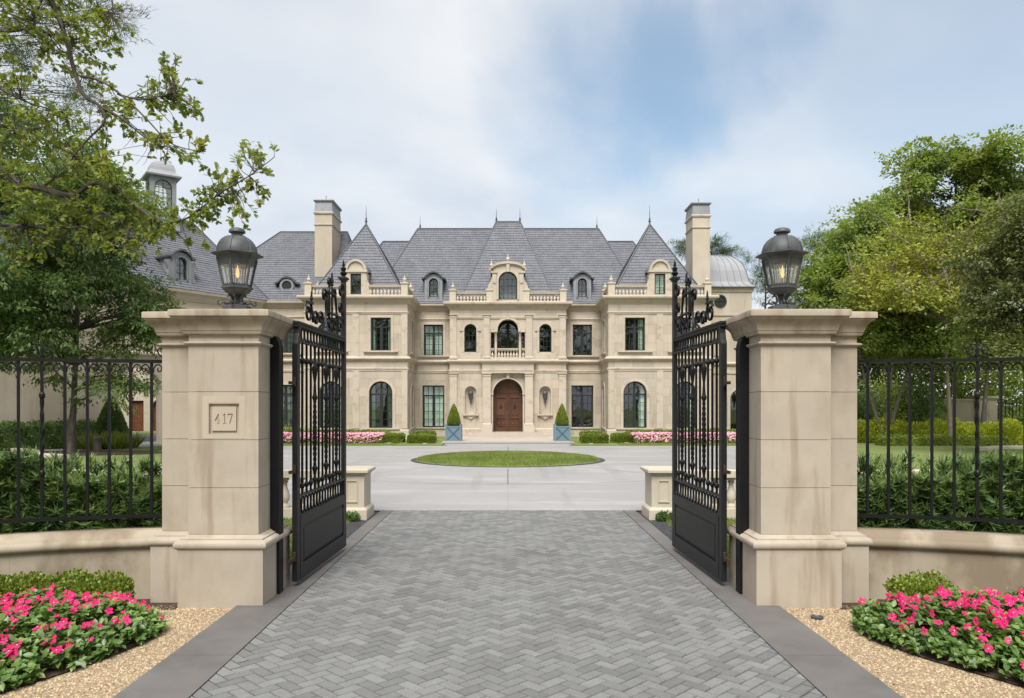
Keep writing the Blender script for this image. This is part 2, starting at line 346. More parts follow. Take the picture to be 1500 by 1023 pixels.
# many small leaves as one mesh
T_LEAF = (np.array([(0, 0, 0), (.28, .5, .06), (0, 1, 0), (-.28, .5, .06)], float), [(0, 1, 2), (0, 2, 3)])
T_BLADE = (np.array([(-.5, 0, 0), (.5, 0, 0), (.35, .55, .05), (-.35, .55, .05), (0, 1, .16)], float), [(0, 1, 2, 3), (3, 2, 4)])
T_OAK = (np.array([(0, 0, 0), (.06, .16, .0), (.26, .22, .05), (.16, .36, .02), (.38, .52, .07), (.2, .6, .02), (.26, .82, .05), (.08, .82, .0), (0, 1, -.03),
                   (-.08, .82, .0), (-.26, .82, .05), (-.2, .6, .02), (-.38, .52, .07), (-.16, .36, .02), (-.26, .22, .05), (-.06, .16, .0)], float),
         [(0, 1, 3, 5, 7, 8), (1, 2, 3), (3, 4, 5), (5, 6, 7), (0, 8, 9, 11, 13, 15), (15, 13, 14), (13, 11, 12), (11, 9, 10)])
T_TRI = (np.array([(-.5, 0, 0), (.5, 0, 0), (0, 1, .1)], float), [(0, 1, 2)])
def unit(a): return a/np.maximum(np.linalg.norm(a, axis=1, keepdims=True), 1e-9)
def scatter(name, m, P, Y, Z, S, tpl, parent=None, wid=1.0):
    tv, tf = tpl; P = np.asarray(P, float); n = len(P); S = np.broadcast_to(np.asarray(S, float), (n,)); Y = unit(np.asarray(Y, float))
    X = unit(np.cross(Y, Z)); Zp = np.cross(X, Y)
    org = np.array(ORG.get(parent.name, Vector())) if parent else np.zeros(3)
    V = (P-org)[:, None, :]+S[:, None, None]*(tv[None, :, 0:1]*wid*X[:, None, :]+tv[None, :, 1:2]*Y[:, None, :]+tv[None, :, 2:3]*Zp[:, None, :])
    k = len(tv); V = V.reshape(-1, 3)
    idx = np.concatenate([np.array(f) for f in tf]); cnt = np.array([len(f) for f in tf])
    LI = (np.arange(n)[:, None]*k+idx[None, :]).reshape(-1); CN = np.tile(cnt, n); LS = np.concatenate([[0], np.cumsum(CN)[:-1]])
    me = bpy.data.meshes.new(name); me.vertices.add(len(V)); me.vertices.foreach_set('co', V.reshape(-1))
    me.loops.add(len(LI)); me.loops.foreach_set('vertex_index', LI.astype(np.int32))
    me.polygons.add(len(CN)); me.polygons.foreach_set('loop_start', LS.astype(np.int32))
    try: me.polygons.foreach_set('loop_total', CN.astype(np.int32))
    except Exception: pass
    me.update(calc_edges=True); me.materials.append(M[m])
    o = bpy.data.objects.new(name, me); C.objects.link(o)
    if parent: o.parent = parent
    return o
def rdir(n): return unit(RNG.normal(size=(n, 3)))

# ================================================================== the ground
def sheet(name, m, pts, z, T=None):
    o = obj(name, MB(T).poly([(x, y, z) for x, y in pts]), m); tag(o, kind='structure'); return o
def rect(x0, x1, y0, y1): return [(x0, y0), (x1, y0), (x1, y1), (x0, y1)]
def blob(cx, cy, rx, ry, n=48, e=2.0):
    return [(cx+rx*math.copysign(abs(math.cos(a))**(2/e), math.cos(a)), cy+ry*math.copysign(abs(math.sin(a))**(2/e), math.sin(a))) for a in (2*PI*k/n for k in range(n))]
sheet('ground', 'lawn', rect(-700, 700, -300, 1100), -.07)
DW, BW, D0, D1 = 1.85, 2.29, 2.4, 12.17
drive = obj('driveway', MB().poly([(x, y, -.018) for x, y in rect(-DW-.02, DW+.02, -8, D1+.02)]), 'joint'); tag(drive, kind='structure')
def clip(poly, x, keep_less):
    out = []
    for i in range(len(poly)):
        a, b = poly[i-1], poly[i]; ia = (a[0] <= x) == keep_less; ib = (b[0] <= x) == keep_less
        if ia != ib:
            t = (x-a[0])/(b[0]-a[0]); out.append((x, a[1]+t*(b[1]-a[1])))
        if ib: out.append(b)
    return out
def clipy(poly, y, less): return [(q, p) for p, q in clip([(q, p) for p, q in poly], y, less)]
W = .087; J = .0092
full = []; part = []
rt = 1/math.sqrt(2)
for i in range(-80, 210):
    for j in range(-76, 76):
        ou, ov = i+2*j, i-2*j
        for (u0, u1, v0, v1) in ((0, 2, 0, 1), (2, 3, -1, 1)):
            q = [((a-b)*rt*W, (a+b)*rt*W) for a, b in ((ou+u0+J/W*.5, ov+v0+J/W*.5), (ou+u1-J/W*.5, ov+v0+J/W*.5), (ou+u1-J/W*.5, ov+v1-J/W*.5), (ou+u0+J/W*.5, ov+v1-J/W*.5))]
            cx = sum(p[0] for p in q)/4; cy = sum(p[1] for p in q)/4
            if cy < D0 or cy > D1+.1 or abs(cx) > DW+.16: continue
            if max(abs(p[0]) for p in q) < DW-.003 and max(p[1] for p in q) < D1-.003: full.append((cx, cy, u1-u0 == 2))
            else:
                c = clip(clip(q, DW-.004, True), -DW+.004, False); c = clipy(c, D1-.004, True) if c else c
                if len(c) >= 3: part.append(c)
def brick_mb(mb, cx, cy, hor, z, tx=0, ty=0):
    a, b = W-J/2, W/2-J/2; ang = R(45) if hor else R(135); ca, sa = math.cos(ang), math.sin(ang); c = .003
    vs = []
    for (ka, kb, zz) in ((a, b, -.03), (a, b, -.006), (a-c, b-c, 0)):
        for sx, sy in ((-1, -1), (1, -1), (1, 1), (-1, 1)):
            x, y = sx*ka, sy*kb; vs.append((cx+x*ca-y*sa, cy+x*sa+y*ca, zz+z+tx*x+ty*y))
    return mb.add(vs, [(0,1,5,4),(1,2,6,5),(2,3,7,6),(3,0,4,7),(4,5,9,8),(5,6,10,9),(6,7,11,10),(7,4,8,11),(8,9,10,11)])
mH = brick_mb(MB(), 0, 0, True, 0).mesh('paver', 'paver'); mV = brick_mb(MB(), 0, 0, False, 0).mesh('paver', 'paver')
vis = sorted([f for f in full if f[1] > 4.34 and abs(f[0]) < .70*f[1]], key=lambda f: f[1])[:298]; vs_ = set(vis)
for cx, cy, h in vis:
    o = bpy.data.objects.new('paver', mH if h else mV); C.objects.link(o); o.parent = drive
    o.location = (cx, cy, random.uniform(-.002, .0012)); o.rotation_euler = (random.gauss(0, .006), random.gauss(0, .006), random.gauss(0, .006))
mb = MB()
for f in full:
    if f not in vs_: brick_mb(mb, *f, random.uniform(-.002, .0012), random.gauss(0, .006), random.gauss(0, .006))
for c in part: mb.prism(c, -.03, random.uniform(-.003, 0), 'z')
tag(obj('paver_field', mb, 'paver', drive), kind='stuff')
for s in (-1, 1):                                              # bluestone slabs beside the pavers
    st = obj('border_strip', MB().box(*sorted((s*(DW+.004), s*BW)), -8, 8.15, -.06, -.012), 'joint'); tag(st, kind='structure')
    ys = [-1.6, -.1, 1.35, 2.82, 4.0, 5.13, 6.36, 7.25, 8.15, 9.15, 10.15, 11.15, D1]
    for a, b in zip(ys, ys[1:]): piece('slab', 'bluestone', st, *sorted((s*(DW+.001), s*(BW if a < 8 else 2.04))), a+.003, b-.003, -.05, .004)
# gravel shoulders, beds, mulch
def inpoly(P, poly):
    x, y = P[:, 0], P[:, 1]; r = np.zeros(len(P), bool); n = len(poly)
    for i in range(n):
        (x0, y0), (x1, y1) = poly[i-1], poly[i]
        r ^= ((y0 > y) != (y1 > y)) & (x < (x1-x0)*(y-y0)/((y1-y0) or 1e-9)+x0)
    return r
def rnd_in(poly, n):
    a = np.array(poly); lo, hi = a.min(0), a.max(0); out = []
    tot = 0
    while tot < n:
        P = lo+(hi-lo)*RNG.random((n, 2)); P = P[inpoly(P, poly)]; out.append(P); tot += len(P)
    return np.concatenate(out)[:n]
PEB = (np.array([(1, 0, 0), (-1, 0, 0), (0, 1, 0), (0, -1, 0), (.0, 0, .8), (.5, .5, .55), (-.5, -.5, .5)], float)*.5,
       [(0, 2, 5), (5, 2, 4), (0, 5, 4), (2, 1, 4), (1, 6, 4), (1, 3, 6), (6, 3, 4), (3, 0, 4)])
BED_L = [(-2.74, 5.95), (-2.60, 5.74), (-2.60, 5.48), (-2.72, 5.08), (-2.87, 4.75), (-3.03, 4.45), (-3.3, 4.0), (-4.0, 3.5), (-4.8, 4.3), (-4.8, 5.85), (-4.0, 6.05), (-3.2, 6.02)]
BED_R = [(2.74, 5.95), (2.62, 5.70), (2.66, 5.45), (2.83, 5.08), (3.03, 4.75), (3.19, 4.48), (3.42, 4.05), (4.0, 3.5), (4.8, 4.3), (4.8, 5.95), (4.0, 6.1), (3.3, 6.05)]
for s, bed in ((-1, BED_L), (1, BED_R)):
    sheet('gravel', 'gravel_base', rect(*sorted((s*BW, s*9)), -6, 6.9), -.022)
    G = rnd_in(rect(*sorted((s*(BW+.012), s*3.5)), 3.4, 6.5), 15000); G = G[~inpoly(G, bed)]
    n = len(G); P = np.c_[G, np.full(n, -.022)]; d = rdir(n)*[1, 1, .2]
    o = scatter('pebbles', 'pebble', P, d, np.array([[0, 0, 1.]])+rdir(n)*.5, RNG.uniform(.010, .021, n), PEB)
    tag(o, 'tan pebbles covering the verge %s of the driveway' % ('left' if s < 0 else 'right'), 'gravel', 'pebble verges beside the driveway', 'stuff')
    bc = np.mean(bed, 0); sheet('mulch_bed', 'mulch', [tuple(bc+(np.array(p)-bc)*.985) for p in bed], -.012)
    sheet('mulch_patch', 'mulch', rect(*sorted((s*2.80, s*3.4)), 6.36, 6.75), -.017)
ud = MB().lathe([(.045, -.02), (.05, .004), (.038, .006), (.03, -.004)], (at(1197, 903, 6.09).x, 6.09, -.004), 16)
tag(obj('ground_uplight', ud, 'lead_dark'), 'small round uplight set in the gravel by the right pier', 'light')
# inside the gate: dark gravel, lawn, motor court
sheet('motor_court', 'concrete', rect(-40, 40, D1, 33.0), 0)
for s in (-1, 1):
    sheet('gravel_strip', 'mulch', rect(*sorted((s*1.9, s*2.31)), 7.2, D1-.02), -.022)
    G = rnd_in(rect(*sorted((s*2.05, s*2.30)), 8.1, D1-.03), 6500); n = len(G)
    o = scatter('pebbles', 'dark_pebble', np.c_[G, np.full(n, -.02)], rdir(n)*[1, 1, .2], np.array([[0, 0, 1.]])+rdir(n)*.5, RNG.uniform(.015, .035, n), PEB)
    tag(o, 'dark gravel strip along the %s gate inside the entrance' % ('left' if s < 0 else 'right'), 'gravel', 'dark gravel strips', 'stuff')
    sheet('lawn', 'lawn', rect(*sorted((s*2.30, s*14)), 7.25, 11.3), -.01)
def grass(name, label, poly, n, z, h=.05, zf=None):
    G = rnd_in(poly, n); G = G+RNG.normal(0, .02, G.shape); Z = np.full(n, z) if zf is None else zf(G)
    d = rdir(n)*.45+[0, 0, 1]; o = scatter(name, 'grass', np.c_[G, Z], d, rdir(n), RNG.uniform(.4, 1.3, n)*h, T_TRI, None, .22)
    tag(o, label, 'grass', None, 'stuff')
grass('grass', 'short lawn grass beside the left gate leaf', rect(-4.0, -2.31, 7.4, 11.2), 32000, -.01, .055)
grass('grass', 'short lawn grass beside the right gate leaf', rect(2.31, 4.0, 7.4, 11.2), 32000, -.01, .055)
# court joints (sawn grooves) and the round lawn island
mb = MB()
def groove(a, b, w=.03): 
    a, b = Vector(a), Vector(b); d = (b-a).normalized(); q = Vector((-d.y, d.x))*w/2
    mb.poly([(*(a-q), .003), (*(b-q), .003), (*(b+q), .003), (*(a+q), .003)])
groove((0, D1), (0, 20.4), .012); groove((0, 28.2), (0, 32.9), .016)
for k in range(10):
    a = 2*PI*(k+.5)/10; 
    groove((math.cos(a)*3.35, 23.4+math.sin(a)*3.35), (math.cos(a)*7.2, 23.4+math.sin(a)*7.2), .025)
ring = blob(0, 23.4, 7.2, 7.2, 72)
for a, b in zip(ring, ring[1:]+ring[:1]): groove(a, b, .025)
for x in (-12, -6, 6, 12): groove((x, D1), (x, 33), .014)
for y in (16.2, 29.6): groove((-30, y), (30, y), .014)
groove((-40, 14.9), (-5.5, 17.5)); groove((40, 14.9), (5.5, 17.5))
tag(obj('court_joints', mb, mat('court joint', (.32, .31, .30), .9, .1, 3, 0)), kind='structure')
isl = blob(0, 23.4, 2.78, 2.78, 64)
tag(obj('island_edging', MB().prism(blob(0, 23.4, 2.98, 2.9, 64), -.03, .012, 'z'), 'rubber'), kind='structure')
mb = MB(); rr = [(2.82, .02), (2.6, .06), (2.1, .10), (1.2, .13), (.01, .14)]
mb.lathe([(2.82, -.02)]+rr, (0, 23.4, 0), 64); tag(obj('lawn_island', mb, 'lawn', smooth=True), kind='structure')
zf = lambda G: np.interp(np.hypot(G[:, 0], G[:, 1]-23.4), [0, 1.2, 2.1, 2.6, 2.82], [.14, .13, .10, .06, .02])
grass('grass', 'mown grass on the round island in the court', isl, 60000, 0, .06, zf)
# terrace before the door, lawns and beds along the house
def slabthing(name, m, x0, x1, y0, y1, z0, z1): tag(obj(name, MB().box(x0, x1, y0, y1, z0, z1), m), kind='structure')
slabthing('terrace', 'terrace', -2.72, 2.72, 33.0, 38.6, -.05, .10)
slabthing('terrace_kerb', 'lead', -3.0, 3.0, 32.86, 32.995, -.05, .045)
for s in (-1, 1):
    slabthing('house_lawn', 'lawn', *sorted((s*2.73, s*30)), 31.2, 60, -.06, .035)
    for a, b in ((3.45, 3.62), (5.05, 5.22)):
        slabthing('path_edge', 'terrace', *sorted((s*a, s*b)), 32.1, 35.6, .03, .05)
    slabthing('drain_slot', 'lead_dark', *sorted((s*2.55, s*3.05)), 31.35, 31.9, -.01, .004)
sheet('garage_court', 'concrete', [(-30, 26.5), (-16.4, 26.5), (-13.3, 31.0), (-13.5, 46.5), (-15.6, 47.5), (-26, 35.4)], .042)

# ================================================================== gate piers
def P2(pts, s, dx=0.): 
    q = [(s*-x+dx, y) for x, y in pts] if s > 0 else [(x, y) for x, y in pts]
    return q[::-1] if s > 0 else q
OUT = [(-3.03, 6.64), (-2.73, 6.64), (-2.73, 6.47), (-2.13, 6.47), (-2.13, 7.12), (-2.73, 7.12), (-2.73, 7.02), (-3.03, 7.02)]
def pier(s):
    dx = .03 if s > 0 else 0
    def X(a, b): return sorted((a, b)) if s < 0 else sorted((-a+dx, -b+dx))
    out = P2(OUT, s, dx); cx = sum(X(-2.73, -2.13))/2
    t = thing('gate_pier', 'limestone gate pier with carved house number plaque' if s < 0 else 'plain limestone gate pier without a number, right of the drive', 'pier', (cx, 6.8, 0), group='stone piers at the gate')
    obj('core', MB().box(*X(-2.68, -2.18), 6.55, 7.05, 0, 2.4).box(*X(-2.98, -2.6), 6.70, 6.97, 0, 2.4), 'mortar', t)
    bl = lambda x0, x1, y0, y1, z0, z1: piece('stone_block', 'pier_stone', t, *X(x0, x1), y0, y1, z0+.002, z1-.002)
    bl(-2.79, -2.07, 6.40, 7.19, -.06, .472); bl(-3.10, -2.795, 6.57, 7.09, -.06, .472)
    obj('base_moulding', MB().sweep(out, [(.03, .466), (.064, .47), (.078, .478), (.092, .497), (.092, .522), (.078, .542), (.05, .552), (.05, .562), (.034, .57), (.016, .583), (-.004, .592)], True), 'pier_stone', t, True)
    zs = [.592, .99, 1.40, 1.81, 2.21]
    for k in range(4):
        z0, z1 = zs[k], zs[k+1]
        bl(-3.03, -2.732, 6.64, 7.02, z0, z1)
        if s < 0 and k == 2:                                  # the plaque course
            bl(-2.728, -2.13, 6.489, 7.12, z0, z1)
            a = MB(); ro = [(-2.728, z0+.002), (-2.13, z0+.002), (-2.13, z1-.002), (-2.728, z1-.002)]
            ri = [(-2.552, 1.452), (-2.297, 1.452), (-2.297, 1.707), (-2.552, 1.707)]
            a.band(ri, ro, 6.47, 6.49, True); obj('plaque_surround', a, 'pier_stone', t)
            piece('plaque_margin', 'plate_stone', t, -2.607, -2.245, 6.4685, 6.4695, 1.452+.262, 1.775); piece('plaque_margin', 'plate_stone', t, -2.607, -2.245, 6.4685, 6.4695, 1.41, 1.446)
            piece('plaque_margin', 'plate_stone', t, -2.607, -2.558, 6.4685, 6.4695, 1.446, 1.714); piece('plaque_margin', 'plate_stone', t, -2.291, -2.245, 6.4685, 6.4695, 1.446, 1.714)
            pl = obj('number_plate', MB().box(-2.527, -2.322, 6.4745, 6.505, 1.477, 1.682), 'plate_stone', t)
            digits = {'4': [[(.30, 0), (.62, 0), (.62, .05), (.52, .07), (.52, .26), (.66, .26), (.66, .33), (.52, .33), (.52, 1), (.43, 1), (.02, .33), (.02, .26), (.41, .26), (.41, .07), (.30, .05)]],
                      '1': [[(.15, 0), (.58, 0), (.58, .05), (.43, .07), (.43, 1), (.36, 1), (.14, .86), (.14, .80), (.31, .86), (.31, .07), (.15, .05)]],
                      '7': [[(.20, 0), (.33, 0), (.62, .90), (.62, 1), (.04, 1), (.02, .74), (.07, .74), (.12, .88), (.50, .88)]]}
            cut = MB(); h = .085
            for ch, x in zip('417', (-2.507, -2.447, -2.396)):
                for pg in digits[ch]: cut.prism([(x+a*h*.86, 1.537+b*h) for a, b in pg], 6.46, 6.484, 'y')
            co = obj('cutter', cut, 'white_stone', t)
            md = pl.modifiers.new('carve', 'BOOLEAN'); md.object = co; md.operation = 'DIFFERENCE'; md.solver = 'EXACT'
            bpy.context.view_layer.update(); dg = bpy.context.evaluated_depsgraph_get()
            me = bpy.data.meshes.new_from_object(pl.evaluated_get(dg)); pl.modifiers.clear(); pl.data = me
            bpy.data.objects.remove(co)
            # carved strokes hold dirt
            dm = MB()
            for ch, x in zip('417', (-2.507, -2.447, -2.396)):
                for pg in digits[ch]: dm.prism([(x+a*h*.86, 1.537+b*h) for a, b in pg], 6.482, 6.4855, 'y')
            obj('carved_number', dm, mat('weathered carving', (.40, .32, .235), .9, .2, 9, .1, 60), pl)
            pl['label'] = 'carved stone plate reading 417'
            hole = [c for c in t.children if c.name.startswith('core')]
        else: bl(-2.728, -2.13, 6.47, 7.12, z0, z1)
    bl(-3.03, -2.732, 6.645, 7.015, 2.21, 2.31); bl(-2.728, -2.13, 6.475, 7.115, 2.21, 2.31)
    obj('neck_moulding', MB().sweep(out, [(-.01, 2.205), (.012, 2.207), (.022, 2.215), (.03, 2.222), (.03, 2.232), (.01, 2.238), (-.01, 2.24)], True), 'pier_stone', t)
    obj('cap', MB().sweep(out, [(-.01, 2.292), (.014, 2.295), (.03, 2.303), (.036, 2.318), (.036, 2.326), (.042, 2.33), (.046, 2.352), (.055, 2.378), (.072, 2.402), (.094, 2.422), (.108, 2.434), (.11, 2.444), (.122, 2.447), (.122, 2.492), (.116, 2.5), (.02, 2.515)], True), 'cap_stone', t, True)
    # steel post let into the inner side
    g = thing('gate_post', 'black steel hinge post fixed to the %s pier' % ('left' if s < 0 else 'right'), 'post', (X(-2.05, -2.05)[0], 6.84, 0), group='hinge posts on the piers')
    pg = [(-2.128, 0), (-2.045, 0), (-2.045, 2.20)]+[(-2.128+.083*math.cos(a), 2.20+.13*math.sin(a)) for a in (R(15*k) for k in range(1, 7))]
    obj('post', MB().prism([(x if s < 0 else -x+dx, z) for x, z in pg], 6.78, 6.90, 'y'), 'iron', g)
    for z in (.12, 1.15, 2.05): obj('bolt', MB().lathe([(.012, 0), (.012, .008), (.006, .012)], (0, 0, 0), 8), 'iron', g).matrix_local = Matrix.Translation((0.0, -.06, z)) @ Matrix.Rotation(R(90), 4, 'X')
    return cx
px_l, px_r = pier(-1), pier(1)

# ================================================================== lanterns on the piers
def lantern(x, y, s):
    t = thing('pier_lantern', 'domed hexagonal gas lantern with lit flame on the %s gate pier' % ('numbered left' if s < 0 else 'plain right'), 'lantern', (x, y, 2.53), group='gas lanterns on the gate piers')
    z = 2.53; c = (x, y, z); h6 = R(30)+ (0.0)
    obj('base_plate', MB().lathe([(.125, 0), (.125, .05), (.11, .056)], c, 6, h6), 'bronze', t)
    for k in range(6):
        a = h6+R(60*k); ca, sa = math.cos(a), math.sin(a)
        path = [(.175, .085), (.165, .105), (.148, .10), (.147, .082), (.165, .07), (.19, .075), (.195, .1)][::-1]
        path = [(.185, .10), (.198, .085), (.192, .066), (.172, .062), (.158, .078), (.145, .085), (.10, .075), (.065, .085), (.05, .11), (.06, .14), (.085, .15), (.095, .135)]
        obj('scroll_foot', MB().tube([(x+r*ca*.85, y+r*sa*.85, z+q) for r, q in path], .0085, 5), 'bronze', t, True)
    obj('stem', MB().lathe([(.05, .05), (.055, .06), (.03, .075), (.025, .11), (.04, .125), (.03, .14), (.03, .16)], c, 10), 'bronze', t, True)
    obj('bowl', MB().lathe([(.03, .145), (.075, .155), (.11, .18), (.128, .205), (.142, .208), (.142, .222), (.118, .226)], c, 6, h6), 'bronze', t)
    zb, zt, rb, rtp = .226, .475, .118, .172
    for k in range(6):
        a = h6+R(60*k); b = h6+R(60*(k+1)); pa = lambda an, r, q: Vector((x+r*math.cos(an), y+r*math.sin(an), z+q))
        obj('corner_bar', MB().tube([pa(a, rb, zb), pa(a, rtp, zt)], .009, 4), 'bronze', t)
        obj('glass_pane', MB().poly([pa(a, rb-.006, zb), pa(b, rb-.006, zb), pa(b, rtp-.006, zt), pa(a, rtp-.006, zt)]), 'lamp_glass', t)
        # fretwork friezes
        n = 5
        for (f0, f1, sg) in ((.80, 1.0, -1), (0, .055, 1)):
            fr = MB(); q = lambda u, f: pa(a, rb+(rtp-rb)*f, zb+(zt-zb)*f).lerp(pa(b, rb+(rtp-rb)*f, zb+(zt-zb)*f), u)
            fr.poly([q(0, f0), q(1, f0), q(1, f1), q(0, f1)])
            for i in range(n):
                u0, u1 = i/n, (i+1)/n; fe = (f0-.06) if sg < 0 else (f1+.045)
                fr.poly([q(u0, f0 if sg < 0 else f1), q(u1, f0 if sg < 0 else f1), q((u0+u1)/2+.02, fe), q((u0+u1)/2-.02, fe)])
            obj('fretwork', fr, 'bronze', t)
        md = MB().tube([pa(a, rb, zb).lerp(pa(b, rb, zb), .16), pa(a, rtp, zt).lerp(pa(b, rtp, zt), .16)], .0035, 4).tube([pa(a, rb, zb).lerp(pa(b, rb, zb), .84), pa(a, rtp, zt).lerp(pa(b, rtp, zt), .84)], .0035, 4)
        obj('glazing_bar', md, 'bronze', t)
    obj('eave', MB().lathe([(.165, .465), (.178, .475), (.178, .488), (.205, .50), (.232, .512), (.232, .518), (.17, .53)], c, 6, h6), 'bronze', t)
    dome = [(.172, .528), (.171, .552), (.164, .583), (.15, .615), (.127, .645), (.096, .668), (.062, .68)]
    obj('dome', MB().lathe(dome, c, 12, h6), 'bronze', t, True)
    for k in range(6):
        a = h6+R(60*k); obj('dome_rib', MB().tube([(x+(r+.003)*math.cos(a), y+(r+.003)*math.sin(a), z+q) for r, q in dome], .006, 4), 'bronze', t)
    obj('vent_collar', MB().lathe([(.05, .678), (.05, .705), (.06, .708), (.046, .712)], c, 12), 'lead_dark', t)
    obj('top_cap', MB().lathe([(.058, .706), (.073, .712), (.073, .728), (.06, .745), (.03, .755), (.005, .757)], c, 12), 'bronze', t, True)
    obj('burner', MB().lathe([(.02, .226), (.012, .24), (.009, .30), (.014, .305)], c, 8), 'bronze', t)
    obj('flame', MB().lathe([(.004, .306), (.014, .325), (.016, .345), (.010, .38), (.002, .42)], (x+.004, y, z), 8), 'flame', t, True)
lantern(px_l, 6.80, -1); lantern(px_r, 6.80, 1)

# ================================================================== wrought-iron gates
def spiral(c, r0, r1, a0, turns, n=26):
    """curl around c from radius r0 at angle a0 (degrees) winding 'turns' to radius r1"""
    return [(c[0]+(r0+(r1-r0)*k/n)*math.cos(R(a0)+2*PI*turns*k/n), c[1]+(r0+(r1-r0)*k/n)*math.sin(R(a0)+2*PI*turns*k/n)) for k in range(n+1)]
def ocurve(pts, n=8):
    out = []; m = len(pts)
    for i in range(m-1):
        p0, p1, p2, p3 = pts[max(i-1, 0)], pts[i], pts[i+1], pts[min(i+2, m-1)]
        for k in range(n):
            t = k/n; out.append(tuple(.5*((2*b)+(c-a)*t+(2*a-5*b+4*c-d)*t*t+(-a+3*b-3*c+d)*t**3) for a, b, c, d in zip(p0, p1, p2, p3)))
    return out+[tuple(pts[-1])]
GL = 1.82
def strap(path, r=.0085): return MB().tube([(a, 0, b) for a, b in path], r, 6, flat=(0, 1, 0))
def spear(h=.15, r=.02): return MB().lathe([(.006, 0), (.008, .02), (.016, .026), (.016, .034), (.007, .04), (r, .06), (r*.75, .075), (.008, h-.03), (.011, h-.026), (.002, h)], (0, 0, 0), 8)
BAR_P = MB().box(-.0095, .0095, -.0095, .0095, .83, 2.32)
for zc in (.92, 2.12): BAR_P.lathe([(.012, zc-.03), (.021, zc-.016), (.026, zc), (.021, zc+.016), (.012, zc+.03)], n=8)
def deco():
    b = MB(); b.lathe([(.012, .83), (.014, .92), (.025, .93), (.025, .945), (.016, .96), (.013, .98), (.022, 1.03), (.028, 1.045), (.028, 1.06), (.022, 1.075), (.017, 1.08)], n=8)
    n = 46; vs = []; fs = []
    for i in range(n+1):
        z = 1.08+(1.74-1.08)*i/n; a = i*.42; q = .017+.006*math.sin(PI*i/n)
        for k in range(4): vs.append((q*math.cos(a+k*PI/2), q*math.sin(a+k*PI/2), z))
    for i in range(n):
        for k in range(4): fs.append((i*4+k, i*4+(k+1) % 4, i*4+4+(k+1) % 4, i*4+4+k))
    b.add(vs, fs)
    b.lathe([(.017, 1.74), (.024, 1.755), (.029, 1.77), (.024, 1.785), (.018, 1.81), (.012, 1.92), (.026, 2.02), (.029, 2.055), (.029, 2.07), (.028, 2.085), (.018, 2.10), (.012, 2.2), (.015, 2.27), (.024, 2.3), (.012, 2.32)], n=8)
    return b
LOOP = MB().tube([(.044*math.cos(2*PI*k/20), 0, .082*math.sin(2*PI*k/20)) for k in range(21)], .0085, 5)
bar_me = BAR_P.mesh('bar', 'iron'); deco_me = deco().mesh('bar', 'iron', True); loop_me = LOOP.mesh('loop', 'iron', True); spear_me = spear().mesh('spear', 'iron', True)
